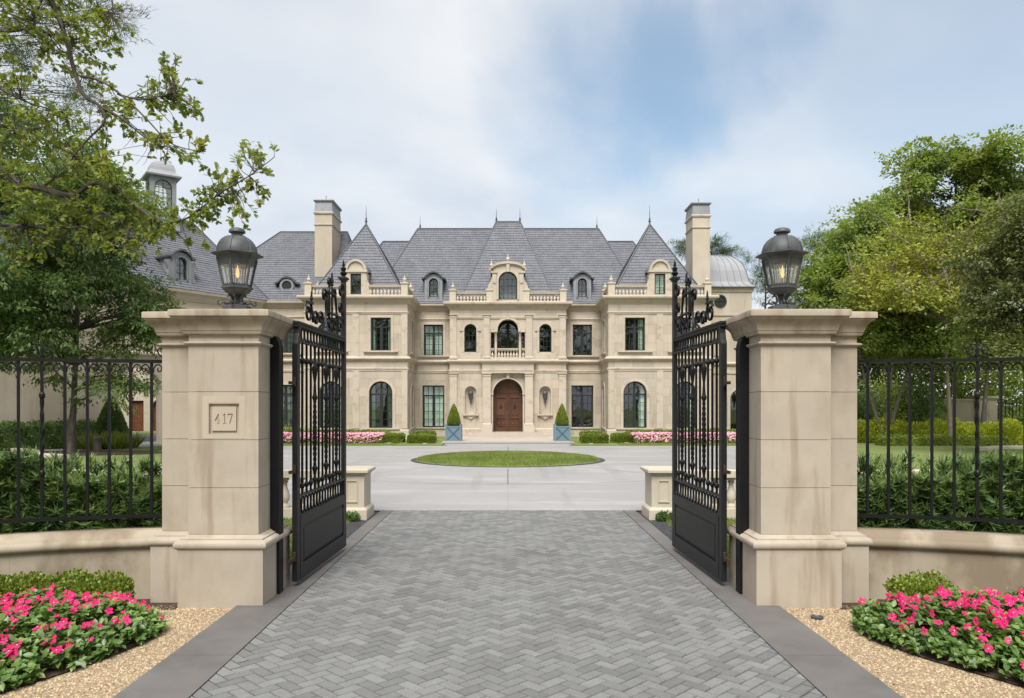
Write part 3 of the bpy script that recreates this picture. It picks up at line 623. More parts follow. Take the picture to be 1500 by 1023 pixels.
def gate(s):
    ang = R(90-s*-2.2) if s > 0 else R(90-2.2)
    t = thing('gate_leaf', 'open wrought-iron gate leaf hung on the %s pier' % ('numbered left' if s < 0 else 'plain right'), 'gate', (s*1.985+(.03 if s > 0 else 0), 7.06, 0), ang, 'iron gate leaves')
    g = lambda name, mb, m='gate_paint', sm=False: obj(name, mb, m, t, sm)
    g('hinge_stile', MB().box(0, .075, -.026, .026, .05, 2.27).prism([(.0, 2.27), (.085, 2.27), (.085, 2.445), (.045, 2.445), (.040, 2.37), (.02, 2.31)], -.027, .027))
    g('top_rail', MB().box(.02, GL-.075, -.022, .022, 2.432, 2.462).box(.01, GL-.075, -.034, .034, 2.4625, 2.482))
    ms = g('meeting_stile', MB().box(GL-.075, GL, -.022, .022, .05, 3.14))
    obj('cap', MB().box(GL-.09, GL+.015, -.035, .035, 3.14, 3.16).box(GL-.10, GL+.025, -.05, .05, 3.1605, 3.18), 'gate_paint', ms)
    obj('finial', MB().lathe([(.03, 3.18), (.02, 3.2), (.035, 3.215), (.04, 3.235), (.02, 3.255), (.03, 3.275), (.032, 3.29), (.012, 3.31), (.018, 3.325), (.002, 3.39)], (GL-.042, 0, 0), 10), 'iron', ms, True)
    g('band_rail', MB().box(.085, GL-.085, -.018, .018, 2.288, 2.31)); g('band_rail', MB().box(.085, GL-.085, -.018, .018, .825, .847))
    nL = 16; step = (GL-.17)/nL
    for k in range(nL):
        for z in (2.372, .74):
            inst('loop', loop_me, t, (.085+step*(k+.5), 0, z), s=(1, 1, .74 if z > 2 else 1.0))
    g('bottom_rail', MB().box(.085, GL-.085, -.03, .03, .05, .20)); g('lock_rail', MB().box(.085, GL-.085, -.03, .03, .555, .66))
    g('panel_stile', MB().box(.085, .16, -.03, .03, .20, .555)); g('panel_stile', MB().box(GL-.16, GL-.085, -.03, .03, .20, .555))
    pn = MB().box(.16, GL-.16, -.012, .012, .20, .555)
    for q in (-1, 1):
        a, b = [(.16, .20), (GL-.16, .20), (GL-.16, .555), (.16, .555)], [(.20, .24), (GL-.20, .24), (GL-.20, .515), (.20, .515)]
        vs = [(x, q*.0125, z) for x, z in a]+[(x, q*.029, z) for x, z in b]
        pn.add(vs, [(0, 1, 5, 4), (1, 2, 6, 5), (2, 3, 7, 6), (3, 0, 4, 7), (4, 5, 6, 7)])
    g('raised_panel', pn)
    step = (GL-.17)/12
    for k in range(11): inst('bar', deco_me if k in (3, 6, 9) else bar_me, t, (.085+step*(k+1), 0, 0))
    # overthrow of scrolls
    S = []
    S.append(spiral((.42, 2.61), .03, .095, 0, 1.1)+[(.345, 2.665), (.42, 2.715), (.50, 2.70), (.545, 2.62), (.58, 2.53)]+spiral((.67, 2.575), .09, .02, 190, -1.25))
    S.append(spiral((.845, 2.60), .02, .085, 90, -1.35)+[(.80, 2.50), (.92, 2.485)])
    S.append([(.76, 2.49), (.90, 2.50), (1.0, 2.58), (1.045, 2.70), (1.04, 2.80)]+spiral((.985, 2.86), .085, .02, -20, 1.3))
    S.append(spiral((1.20, 2.595), .02, .08, 0, 1.1)+[(1.13, 2.66), (1.12, 2.80), (1.14, 2.95), (1.2, 3.0)]+spiral((1.165, 3.03), .055, .015, -30, 1.2))
    S.append(spiral((1.38, 2.595), .02, .075, 180, -1.1)+[(1.45, 2.66), (1.46, 2.78), (1.42, 2.9)]+spiral((1.36, 2.93), .07, .015, -20, 1.2))
    S.append(spiral((1.60, 2.60), .02, .095, 150, -1.1)+[(1.71, 2.68), (1.70, 2.78)]+spiral((1.63, 2.80), .075, .015, 0, 1.3))
    S.append([(1.735, 3.08)]+spiral((1.66, 3.02), .09, .03, 60, -1.2))
    for p in S: g('scroll', strap(ocurve(p, 3)), 'iron', True)
    for (a, b) in (((1.05, 2.70), (1.735, 2.70)), ((1.10, 2.92), (1.40, 2.92)), ((.38, 2.712), (.55, 2.712))): g('cross_bar', MB().box(a[0], b[0], -.014, .014, a[1]-.01, a[1]+.01), 'iron')
    for x in (1.18, 1.28, 1.5): g('upright', MB().box(x-.009, x+.009, -.009, .009, 2.482, 2.98 if x < 1.4 else 2.72), 'iron')
    for (x, z, k) in ((.52, 2.70, .95), (1.28, 2.98, 1.2), (1.29, 2.70, .8)): inst('spear', spear_me, t, (x, 0, z), s=k)
    for z in (.27, 1.08, 1.90):
        h = g('hinge', MB().box(-.15, .05, -s*.0-.012, .012, z-.014, z+.014).lathe([(.016, z-.03), (.016, z+.055), (.008, z+.06)], (-.02, 0, 0), 8), 'rust')
gate(-1); gate(1)

# ================================================================== low curved walls with iron railings
def wpath(s, n=60, u1=3.4, u0=-.12):
    q = []
    for k in range(n+1):
        u = u0+(u1-u0)*k/n; y = 6.86-(.13*u+.12*u*u if u > 0 else 0); x = 3.05+u
        q.append((s*x+(.03 if s > 0 else 0), y))
    return q
def at_len(path, d):
    for a, b in zip(path, path[1:]):
        l = math.dist(a, b)
        if d <= l: t = d/l; return (a[0]+(b[0]-a[0])*t, a[1]+(b[1]-a[1])*t), math.atan2(b[1]-a[1], b[0]-a[0])
        d -= l
    return path[-1], 0
def subpath(path, d0, d1, n=7): return [at_len(path, d0+(d1-d0)*k/n)[0] for k in range(n+1)]
COPE = [(-.13, .436), (.155, .438), (.172, .446), (.184, .468), (.184, .49), (.172, .512), (.152, .52), (.146, .532), (.128, .55), (.10, .575), (.09, .583), (-.09, .583), (-.13, .55)]
picket_me = MB().box(-.0115, .0115, -.0115, .0115, .70, 2.075).mesh('picket', 'iron')
def twisted():
    b = MB().box(-.012, .012, -.012, .012, .70, 1.10).box(-.012, .012, -.012, .012, 1.78, 2.075)
    for z in (1.10, 1.78): b.lathe([(.015, z-.03), (.021, z-.02), (.025, z-.012), (.025, z+.012), (.021, z+.02), (.015, z+.03)], n=10)
    n = 30; vs = []; fs = []
    for i in range(n+1):
        z = 1.11+.66*i/n; a = PI/4+i*.26; q = .0175
        for k in range(4): vs.append((q*math.cos(a+k*PI/2), q*math.sin(a+k*PI/2), z))
    for i in range(n):
        for k in range(4): fs.append((i*4+k, i*4+(k+1) % 4, i*4+4+(k+1) % 4, i*4+4+k))
    return b.add(vs, fs)
tw_me = twisted().mesh('picket', 'iron')
def curl(sg): return MB().tube([(sg*a, 0, b) for a, b in ocurve([(.014, 1.99), (.02, 2.03), (.045, 2.06), (.075, 2.05), (.085, 2.02), (.068, 1.997), (.05, 2.01), (.055, 2.03)], 5)], .006, 5)
curl_me = {1: curl(1).mesh('curl', 'iron', True), -1: curl(-1).mesh('curl', 'iron', True)}
def crest():
    b = MB()
    for sg in (-1, 1):
        b.tube([(sg*x, 0, z) for x, z in ocurve([(.0, 2.115), (.035, 2.125), (.07, 2.15), (.085, 2.185), (.065, 2.21), (.04, 2.20), (.038, 2.18), (.055, 2.172)], 5)], .006, 5)
        b.tube([(sg*x, 0, z) for x, z in ocurve([(.0, 2.20), (.02, 2.225), (.045, 2.23), (.055, 2.215)], 5)], .005, 5)
    b.lathe([(.014, 2.11), (.02, 2.13), (.012, 2.15), (.018, 2.17), (.012, 2.2), (.003, 2.235)], n=8); return b
crest_me = crest().mesh('crest', 'iron', True)
for s in (-1, 1):
    side = 'left' if s < 0 else 'right'
    path = wpath(s); fwd = path if s > 0 else path
    tot = sum(math.dist(a, b) for a, b in zip(path, path[1:]))
    wl = thing('low_wall', 'curved low limestone wall with rounded coping joining the %s pier' % side, 'wall', (s*3.9, 6.7, 0), group='low walls under the railings')
    orient = lambda p: p if s > 0 else p[::-1]
    obj('core', MB().sweep(orient(subpath(path, 0, tot, 30)), [(-.13, -.05), (.12, -.05), (.12, .50), (-.13, .50)], False), 'mortar', wl)
    d = 0; ls = [.46, .92, .66, .86, .8]; k = 0
    while d < tot-.1:
        l = min(ls[k % 5], tot-d); k += 1
        obj('wall_block', MB().sweep(orient(subpath(path, d+.002, d+l-.002)), [(-.14, -.05), (.14, -.05), (.14, .435), (-.14, .435)]), 'wall_stone', wl, True); d += l
    d = 0; ls = [.74, 1.05, .9]; k = 0
    while d < tot-.1:
        l = min(ls[k % 3], tot-d); k += 1
        obj('coping_stone', MB().sweep(orient(subpath(path, d+.002, d+l-.002)), COPE), 'wall_stone', wl, True); d += l
    fe = thing('iron_railing', 'black iron railing of straight pickets on the low wall %s of the gate' % side, 'railing', (s*3.9, 6.7, .58), group='iron railings on the low walls')
    fp = orient(subpath(path, .0, tot, 40))
    obj('top_rail', MB().sweep(fp, [(-.022, 2.075), (.022, 2.075), (.022, 2.105), (-.022, 2.105), (-.022, 2.075)]), 'iron', fe)
    obj('bottom_rail', MB().sweep(fp, [(-.02, .682), (.02, .682), (.02, .712), (-.02, .712), (-.02, .682)]), 'iron', fe)
    d = .285; k = 1
    while d < tot-.05:
        (x, y), a = at_len(path, d)
        inst('picket', tw_me if k % 12 == 6 else picket_me, fe, (x, y, 0), a)
        for q in (-1, 1): inst('curl', curl_me[q], fe, (x, y, 0), a)
        if k % 12 == 6: inst('crest', crest_me, fe, (x, y, 0), a)
        d += .176; k += 1
    (x, y), a = at_len(path, .15); inst('crest', crest_me, fe, (x, y, 0), a)

# ================================================================== stone balustrades just inside the gate
BAL = [(.075, 0), (.075, .035), (.05, .045), (.045, .065), (.07, .11), (.078, .15), (.065, .21), (.04, .28), (.036, .33), (.055, .345), (.055, .355), (.04, .365), (.07, .385), (.07, .42)]
bal_me = MB().lathe(BAL, n=12).mesh('baluster', 'white_stone', True)
for s in (-1, 1):
    side = 'left' if s < 0 else 'right'
    t = thing('court_balustrade', 'low stone balustrade with panelled end pedestal behind the %s gate' % side, 'balustrade', (s*2.3, 11.5, 0), group='balustrades inside the gate')
    X = lambda a, b: sorted((s*a, s*b))
    pd = [X(2.14, 2.50)[0], X(2.14, 2.50)[1]]
    o4 = [(pd[0], 11.28), (pd[1], 11.28), (pd[1], 11.82), (pd[0], 11.82)]
    p = obj('pedestal', MB().box(*pd, 11.28, 11.82, .12, .66), 'white_stone', t)
    obj('plinth', MB().sweep(o4, [(.045, -.02), (.045, .13), (.03, .15), (.012, .165), (-.005, .17)], True), 'white_stone', p)
    obj('cap', MB().sweep(o4, [(-.005, .64), (.012, .645), (.02, .66), (.05, .68), (.065, .69), (.065, .725), (.05, .74)], True), 'white_stone', p)
    xc = sum(pd)/2
    obj('panel_frame', MB().band([(xc-.07, .26), (xc+.07, .26), (xc+.07, .56), (xc-.07, .56)], [(xc-.085, .245), (xc+.085, .245), (xc+.085, .575), (xc-.085, .575)], 11.265, 11.285, True), 'white_stone', p)
    obj('rail', MB().box(*X(2.5, 9), 11.40, 11.70, .60, .70).box(*X(2.5, 9), 11.38, 11.72, -.02, .13), 'white_stone', t)
    k = 0
    for i in range(24):
        if i % 8 == 7: obj('pier', MB().box(*sorted((s*(2.62+i*.24-.12), s*(2.62+i*.24+.12))), 11.42, 11.68, .13, .6), 'white_stone', t); continue
        inst('baluster', bal_me, t, (s*(2.68+i*.24), 11.55, .13), s=(1, 1, 1.12))

# ================================================================== the mansion
house = thing('mansion', 'symmetrical limestone mansion with steep grey slate roofs and arched front door', 'house', (0, 40, 0))
def Tr(x, y, deg=0): return Matrix.Translation((x, y, 0)) @ Matrix.Rotation(R(deg), 4, 'Z')
BLOCKS = [0]
def rsub(rs, h):
    out = []
    for (a, b, c, d) in rs:
        A, B, Cc, D = h
        if B <= a or A >= b or D <= c or Cc >= d: out.append((a, b, c, d)); continue
        if A > a: out.append((a, A, c, d))
        if B < b: out.append((B, b, c, d))
        lo, hi = max(a, A), min(b, B)
        if Cc > c: out.append((lo, hi, c, Cc))
        if D < d: out.append((lo, hi, D, d))
    return out
def outline(u, w, z0, z1, arch, off=0., n=14):
    r = w/2-off
    if not arch: return [(u-r, z0+off), (u-r, z1-off), (u+r, z1-off), (u+r, z0+off)]
    sp = z1-w/2
    return [(u-r, z0+off)]+[(u-r*math.cos(PI*k/n), sp+r*math.sin(PI*k/n)) for k in range(n+1)]+[(u+r, z0+off)]
def wall(T, u0, u1, z0, z1, ops=(), th=.4, course=.43, blen=.86, blocks=True, m='house_stone'):
    rs = [(u0, u1, z0, z1)]
    for (u, w, a, b, arch) in ops: rs = rsub(rs, (u-w/2, u+w/2, a, b))
    mb = MB(T)
    for (a, b, c, d) in rs: mb.box(a, b, .012 if blocks else 0, th, c, d)
    wo = obj('wall', mb, 'mortar' if blocks else m, house)
    for (u, w, a, b, arch) in ops:
        if arch:
            o = outline(u, w, a, b, True); o = o[1:-1]; r = w/2
            obj('spandrel', MB(T).prism([(u-r, b), *o, (u+r, b)], 0, th), m, wo)
    if blocks:
        k = 0; z = z0; js = MB(T)
        while z < z1-.02:
            zt = min(z+course, z1); u = u0; first = True; row = []
            while u < u1-.01:
                l = blen*random.uniform(.8, 1.2)*(random.uniform(.4, .8) if first else 1); first = False
                e = u+l if u1-(u+l) > .3 else u1; row.append((u, e, z, zt)); u = e
            for r_ in row:
                rr = [r_]
                for (q, w, a, b, arch) in ops: rr = rsub(rr, (q-w/2, q+w/2, a, b))
                for (a, b, c, d) in rr:
                    if b-a < .02 or d-c < .02: continue
                    if BLOCKS[0] < 298 and (b-a)*(d-c) > .12:
                        piece('stone_block', m, wo, a+.003, b-.003, 0, .05, c+.003, d-.003, T); BLOCKS[0] += 1
                    else: js.box(a+.003, b-.003, 0, .05, c+.003, d-.003)
            z = zt
        if js.v: tag(obj('stone_blocks', js, m, wo), kind='stuff')
    return wo
def window(T, u, w, z0, z1, arch=False, rows=4, transom=None, curtain=None, rec=.16, mull=True, fan=False, trim=.13, sill=True, sub=2, inner=True, fm='frame', tm='house_trim'):
    ol = lambda off: outline(u, w, z0, z1, arch, off)
    fr = MB(T).band(ol(.055), ol(.0), rec, rec+.08, True)
    win = obj('window', fr, fm, house); sp = z1-w/2 if arch else z1; r = w/2-.055
    top = lambda x: (sp+math.sqrt(max(0, r*r-(x-u)**2)) if arch else z1-.055)
    gb = MB(T)
    if mull: gb.box(u-.04, u+.04, rec+.005, rec+.075, z0+.05, top(u+.04))
    tz = transom if transom else None
    if tz: gb.box(u-r, u+r, rec+.008, rec+.07, tz-.035, tz+.035)
    zt = tz if tz else z1
    for sd in ((-1, 1) if mull else (0,)):
        a, b = (u-r, u-.04) if sd < 0 else (u+.04, u+r) if sd > 0 else (u-r, u+r)
        for k in range(1, sub): x = a+(b-a)*k/sub; gb.box(x-.012, x+.012, rec+.02, rec+.055, z0+.05, top(x)-.005)
        if mull: gb.box(a, a+.03, rec+.012, rec+.066, z0+.05, zt if tz else top(a+.03)); gb.box(b-.03, b, rec+.012, rec+.066, z0+.05, zt if tz else top(b-.03))
        for k in range(1, rows):
            z = z0+(zt-z0)*k/rows
            if arch and z > sp and not tz: hw = math.sqrt(max(0, r*r-(z-sp)**2)); aa, bb = max(a, u-hw), min(b, u+hw)
            else: aa, bb = a, b
            if bb > aa: gb.box(aa, bb, rec+.022, rec+.053, z-.012, z+.012)
    if fan: gb.band([(u+.5*r*math.cos(PI*k/10), sp+.5*r*math.sin(PI*k/10)) for k in range(11)], [(u+.56*r*math.cos(PI*k/10), sp+.56*r*math.sin(PI*k/10)) for k in range(11)], rec+.02, rec+.05)
    obj('glazing_bars', gb, fm, win)
    obj('pane', MB(T).poly([(x, rec+.04, z) for x, z in ol(.03)]), 'glass', win)
    if trim: obj('architrave', MB(T).band(outline(u, w, z0, z1, arch), outline(u, w+2*trim, z0, z1+trim, arch), -.04, .06).band(outline(u, w+.02, z0, z1+.01, arch), outline(u, w+.07, z0, z1+.035, arch), -.055, -.03), tm, win)
    if sill: obj('sill', MB(T).box(u-w/2-trim-.22, u+w/2+trim+.22, -.12, .2, z0-.075, z0).box(u-w/2-trim-.16, u+w/2+trim+.16, -.07, .2, z0-.13, z0-.075), tm, win)
    if curtain:
        cm = MB(T); y = rec+.13
        spans = {'full': [(-1, -.03), (.03, 1)], 'side': [(-1, -.56), (.56, 1)], 'right': [(.45, 1)], 'left': [(-1, -.45)], 'slim': [(-1, -.72), (.72, 1)]}[curtain]
        for a, b in spans:
            n = 18; pts = [(u+r*1.03*(a+(b-a)*k/n), y+.035*math.sin(k*1.9)+.015*math.sin(k*.7)) for k in range(n+1)]
            for p, q in zip(pts, pts[1:]): cm.poly([(*p, z0), (*q, z0), (*q, z1), (*p, z1)])
        obj('curtain', cm, 'curtain', win)
    if inner:
        b = MB(T); x0, x1, y0, y1, a, c = u-w*.75, u+w*.75, .401, 2.4, z0-.1, z1+.1
        b.add([(x0,y0,a),(x1,y0,a),(x1,y1,a),(x0,y1,a),(x0,y0,c),(x1,y0,c),(x1,y1,c),(x0,y1,c)], [(0,1,2,3),(4,5,6,7),(1,2,6,5),(2,3,7,6),(3,0,4,7)])
        obj('room', b, 'dark', win)
    return win
PV, RC, CT, LW = 36.5, 39.4, 38.7, 38.2
PX0, PX1 = 4.83, 9.8
for s in (-1, 1):
    X = lambda a, b: sorted((s*a, s*b))
    # pavilion front
    low = [(s*u, 1.12, .58, 2.82, True) for u in (6.12, 8.52)]; up = [(s*u, .96, 4.30, 5.88, False) for u in (6.12, 8.52)]
    T = Tr(0, PV); wall(T, *X(PX0+.004, PX1-.004), -.05, 6.7, low+up)
    for i, o in enumerate(low): window(T, *o[:4], True, 4, 2.20, 'side' if s < 0 else ('right' if i == 0 else 'side'), fan=True)
    for i, o in enumerate(up): window(T, *o[:4], False, 4, 5.45, ('right' if s > 0 else 'slim'))
    # pavilion inner side
    T = Tr(s*PX0, PV if s < 0 else RC, 90 if s < 0 else -90); mid = 1.55 if s < 0 else 1.35
    so = [(mid, .72, .58, 2.7, True), (mid, .62, 4.3, 5.88, False)]
    wall(T, .056 if s < 0 else 0, 2.9 if s < 0 else 2.844, -.05, 6.7, so)
    window(T, *so[0][:4], True, 4, None, None); window(T, *so[1][:4], False, 4, None, None)
    T = Tr(s*PX1, LW+2 if s < 0 else PV, -90 if s < 0 else 90); wall(T, 0 if s < 0 else .056, 3.644 if s < 0 else 3.7, -.05, 6.7, blocks=False)
    # recess
    T = Tr(0, RC); ro = [(s*3.87, 1.136, .53, 2.69, False), (s*3.87, 1.0, 4.26, 5.85, False)]
    wall(T, *X(2.98, PX0), -.05, 6.85, ro)
    window(T, *ro[0][:4], False, 4, 2.17, 'full' if s < 0 else None); window(T, *ro[1][:4], False, 4, 5.42, 'full' if s < 0 else None)
    T = Tr(s*2.98, RC if s < 0 else CT, -90 if s < 0 else 90); wall(T, 0 if s < 0 else .056, .644 if s < 0 else .7, -.05, 6.85, blocks=False)
# centre block
T = Tr(0, CT)
co = [(0, 1.514, .30, 3.017, True), (0, 1.74, 4.06, 5.42, False), (0, 1.05, 5.42, 6.06, True)]
co += [(s*1.9, .60, 1.21, 2.64, True) for s in (-1, 1)]+[(s*1.915, .62, 4.385, 5.81, True) for s in (-1, 1)]
wall(T, -2.976, 2.976, -.05, 6.85, co)
for s in (-1, 1):
    window(T, s*1.915, .62, 4.385, 5.81, True, 5, None, None, trim=.11, sill=False, sub=3, mull=False)
    piece('window_apron', 'house_trim', house, s*1.915-.53, s*1.915+.53, -.07, .1, 4.02, 4.36, T)
    for q in (-1, 1): piece('hood_stop', 'house_trim', house, s*1.915+q*.44-.1, s*1.915+q*.44+.1, -.065, .05, 5.46, 5.51, T)
    # niche with its bracket shelf
    n = MB(T); nn = 10; R_ = .30; sp = 2.34
    ring = [(s*1.9-R_*math.cos(PI*k/nn), R_*.8*math.sin(PI*k/nn)) for k in range(nn+1)]
    for a, b in zip(ring, ring[1:]): n.poly([(*a, 1.21), (*b, 1.21), (*b, sp), (*a, sp)])
    prev = [(x, y, sp) for x, y in ring]
    for j in range(1, 7):
        e = PI/2*j/6; cur = [(s*1.9+(x-s*1.9)*math.cos(e), y*math.cos(e), sp+R_*math.sin(e)) for x, y in ring]
        for k in range(nn): n.poly([prev[k], prev[k+1], cur[k+1], cur[k]])
        prev = cur
    n.poly([(x, y, 1.212) for x, y in ring]); obj('niche', n, 'house_trim', house, True)
    obj('niche_trim', MB(T).band(outline(s*1.9, .60, 1.21, 2.64, True), outline(s*1.9, .74, 1.21, 2.71, True), -.03, .05).box(s*1.9-.40, s*1.9+.40, -.16, .02, 1.15, 1.21).box(s*1.9-.36, s*1.9+.36, -.12, .02, 1.12, 1.15)
        .prism([(s*1.9-.25, 1.12), (s*1.9+.25, 1.12), (s*1.9+.05, .98), (s*1.9, .95), (s*1.9-.05, .98)], -.09, .01), 'house_trim', house)
# corner pilasters and inner pilasters
def pilaster(x0, x1, y, z0, z1, base=True, dep=.07):
    b = MB().box(x0, x1, y-dep, y+.02, z0, z1)
    out = [(x0, y+.02), (x0, y-dep), (x1, y-dep), (x1, y+.02)]
    b.sweep(out, [(-.01, z1-.17), (.02, z1-.165), (.02, z1-.14), (.005, z1-.135), (.005, z1-.06), (.03, z1-.05), (.05, z1-.035), (.05, z1+.0), (-.01, z1+.0)])
    if base: b.sweep(out, [(-.01, z0-.002), (.045, z0), (.045, z0+.08), (.03, z0+.11), (.01, z0+.13), (-.01, z0+.135)])
    obj('pilaster', b, 'house_trim', house)
for s in (-1, 1):
    X = lambda a, b: sorted((s*a, s*b))
    pilaster(*X(2.60, 2.97), CT, .55, 3.30); pilaster(*X(2.62, 2.95), CT, 4.03, 6.30); pilaster(*X(.93, 1.24), CT, 4.03, 6.30)
    pilaster(*X(.87, 1.27), CT-.20, .62, 3.30, dep=.05)
    obj('portal_pier', MB().box(*X(.87, 1.29), CT-.20, CT+.02, .22, 3.30).box(*X(.80, 1.36), CT-.30, CT+.01, .10, .62), 'house_trim', house)
    # pavilion corner strips and window bay panels
    for a, b in ((4.84, 5.12), (9.5, 9.79), (7.17, 7.47)):
        for z0, z1 in ((.55, 3.42), (4.0, 6.1)): obj('corner_strip', MB().box(*X(a, b), PV-.025, PV+.01, z0, z1), 'house_trim', house)
# loggia
lg = MB(T); x0, x1, y0, y1, a, c = -.95, .95, .401, 1.3, 4.05, 6.2
lg.add([(x0,y0,a),(x1,y0,a),(x1,y1,a),(x0,y1,a),(x0,y0,c),(x1,y0,c),(x1,y1,c),(x0,y1,c)], [(0,1,2,3),(4,5,6,7),(1,2,6,5),(2,3,7,6),(3,0,4,7)])
lo = obj('loggia', lg, 'house_trim', house)
obj('room', MB().box(-.94, .94, CT+1.22, CT+1.25, 4.06, 6.19), 'dark', lo)  # dark board standing in for the unlit room behind the loggia glass
window(Tr(0, CT+1.1), 0, 1.84, 4.08, 6.1, False, 5, None, 'slim', rec=.02, sub=2, sill=False, trim=.06, inner=False)
for s in (-1, 1):
    obj('column', MB().lathe([(.095, 0), (.095, .04), (.08, .06), (.075, .09), (.07, .7), (.062, 1.2), (.075, 1.22), (.075, 1.24), (.065, 1.25), (.09, 1.29), (.1, 1.30), (.1, 1.36)], (s*.62, CT+.13, 4.06), 14), 'house_trim', lo, True)
    obj('impost', MB().box(*sorted((s*.53, s*.9)), CT-.03, CT+.3, 5.40, 5.47), 'house_trim', lo)
obj('loggia_arch', MB(T).band(outline(0, 1.05, 5.42, 6.06, True), outline(0, 1.29, 5.42, 6.18, True), -.045, .06).prism([(-.06, 6.05), (.06, 6.05), (.085, 6.30), (-.085, 6.30)], -.07, .02), 'house_trim', lo)
hl = thing('hanging_lantern', 'small black lantern hanging in the arched loggia above the door', 'lantern', (0, CT+.5, 5.4))
obj('chain', MB().box(-.008, .008, CT+.492, CT+.508, 5.85, 6.19), 'iron', hl)
obj('cage', MB().lathe([(.03, 5.42), (.14, 5.47), (.15, 5.5)], (0, CT+.5, 0), 6).lathe([(.16, 5.75), (.10, 5.82), (.03, 5.86)], (0, CT+.5, 0), 6), 'iron', hl)
for k in range(6): obj('bar', MB().tube([(.145*math.cos(k*PI/3), CT+.5+.145*math.sin(k*PI/3), 5.48), (.155*math.cos(k*PI/3), CT+.5+.155*math.sin(k*PI/3), 5.76)], .012, 4), 'iron', hl)
# front door
T = Tr(0, CT+.12)
dr = obj('front_door', MB(T).band(outline(0, 1.45, .34, 2.98, True, .07), outline(0, 1.514, .34, 3.017, True, 0), .26, .36, True), 'oak', house)
for s in (-1, 1):
    X = lambda a, b: sorted((s*a, s*b))
    lf = obj('leaf', MB(T).box(*X(.0, .70), .30, .35, .36, 2.18), 'oak', dr)
    piece('frame', 'oak', dr, *X(.60, .70), .255, .302, .36, 2.18, T); piece('frame', 'oak', dr, *X(.003, .11), .255, .302, .36, 2.18, T)
    for z0, z1 in ((.36, .52), (.98, 1.09), (2.05, 2.18)): piece('frame', 'oak', dr, *X(.112, .598), .257, .302, z0, z1, T)
    piece('panel', 'oak', dr, *X(.17, .54), .282, .302, 1.16, 1.98, T); piece('panel', 'oak', dr, *X(.17, .54), .282, .302, .58, .92, T)
    for q in (.26, .45): obj('diamond_boss', MB(T).prism([(s*q-.085, .78), (s*q+.085, .78), (s*q, .68)], .255, .285), 'garage_wood', dr)
    obj('knocker', MB(T).tube([(s*.36+.05*math.cos(k*PI/6), .265, 1.56+.06*math.sin(k*PI/6)) for k in range(13)], .012, 5).box(s*.36-.03, s*.36+.03, .262, .29, 1.60, 1.68), 'iron', dr)
    obj('handle', MB(T).box(*X(.035, .065), .24, .275, 1.22, 1.36), 'bronze', dr)
    tp = [(s*.05, 2.30), (s*.60, 2.30)]+[(s*.60*math.cos(R(a)), 2.30+.60*math.sin(R(a))) for a in (20, 40, 60, 80)]+[(s*.05, 2.895)]
    obj('tympanum_panel', MB(T).prism(tp, .285, .31), 'oak', dr)
obj('tympanum', MB(T).prism([(-.72, 2.18)]+[(-.72*math.cos(PI*k/14), 2.26+.72*math.sin(PI*k/14)) for k in range(15)]+[(.72, 2.18)], .31, .35), 'oak', dr)
obj('transom', MB(T).box(-.73, .73, .25, .34, 2.18, 2.27), 'oak', dr)
T = Tr(0, CT)
obj('door_arch', MB(T).band(outline(0, 1.514, .30, 3.017, True), outline(0, 1.68, .30, 3.10, True), -.06, .38).prism([(-.07, 3.02), (.07, 3.02), (.1, 3.28), (-.1, 3.28)], -.14, .02)
    .box(-.87, -.74, -.10, .2, 2.20, 2.29).box(.74, .87, -.10, .2, 2.20, 2.29), 'house_trim', dr)
# portal entablature
pe = [(-1.31, CT), (-1.31, CT-.26), (1.31, CT-.26), (1.31, CT)]
obj('portal_entablature', MB().box(-1.31, 1.31, CT-.26, CT+.02, 3.30, 3.97).sweep(pe, [(-.01, 3.30), (.02, 3.302), (.02, 3.40), (.04, 3.42), (.04, 3.45), (-.01, 3.455)]).sweep(pe, [(-.01, 3.76), (.03, 3.78), (.05, 3.82), (.11, 3.85), (.15, 3.89), (.15, 3.96), (.12, 3.995), (-.01, 4.01)]), 'house_trim', house)
for a, b, z0, z1 in ((1.70, .42, .22, .305), (1.95, .95, .10, .215)): obj('door_step', MB().box(-a, a, CT-b-.25, CT+.3, z0-.12, z1), 'terrace', house)
# string courses along the whole front
half = [(-PX1, LW), (-PX1, PV), (-PX0, PV), (-PX0, RC), (-2.98, RC), (-2.98, CT)]
front = half+[(-x, y) for x, y in half[::-1]]
obj('cornice', MB().sweep(front, [(-.02, 6.55), (.025, 6.555), (.04, 6.60), (.09, 6.65), (.12, 6.70), (.13, 6.73), (.24, 6.77), (.30, 6.82), (.31, 6.90), (.28, 6.93), (-.02, 6.95)]), 'house_trim', house)
obj('frieze_moulding', MB().sweep(front, [(-.02, 6.06), (.03, 6.065), (.035, 6.11), (.06, 6.13), (.065, 6.16), (.03, 6.18), (-.02, 6.185)]), 'house_trim', house)
obj('mid_cornice', MB().sweep(front, [(-.02, 3.77), (.03, 3.78), (.05, 3.82), (.12, 3.86), (.16, 3.90), (.16, 3.955), (.11, 3.98), (.05, 4.02), (-.02, 4.03)]), 'house_trim', house)
obj('mid_band', MB().sweep(front, [(-.02, 3.33), (.03, 3.332), (.03, 3.39), (.05, 3.41), (.055, 3.455), (.02, 3.475), (-.02, 3.48)]), 'house_trim', house)
for s in (-1, 1):
    hp = [(-x*s if s > 0 else x, y) for x, y in half]+[(s*1.37, CT)]
    obj('plinth', MB().sweep(hp if s < 0 else hp[::-1], [(-.02, -.05), (.06, -.05), (.06, .44), (.045, .48), (.015, .50), (-.02, .505)]), 'house_trim', house)
    obj('roof_deck', MB().box(*sorted((s*PX0, s*PX1)), PV, 41.5, 6.7, 6.92), 'slate_base', house)
obj('roof_deck', MB().box(-2.98, 2.98, CT, 42, 6.7, 6.92), 'slate_base', house)
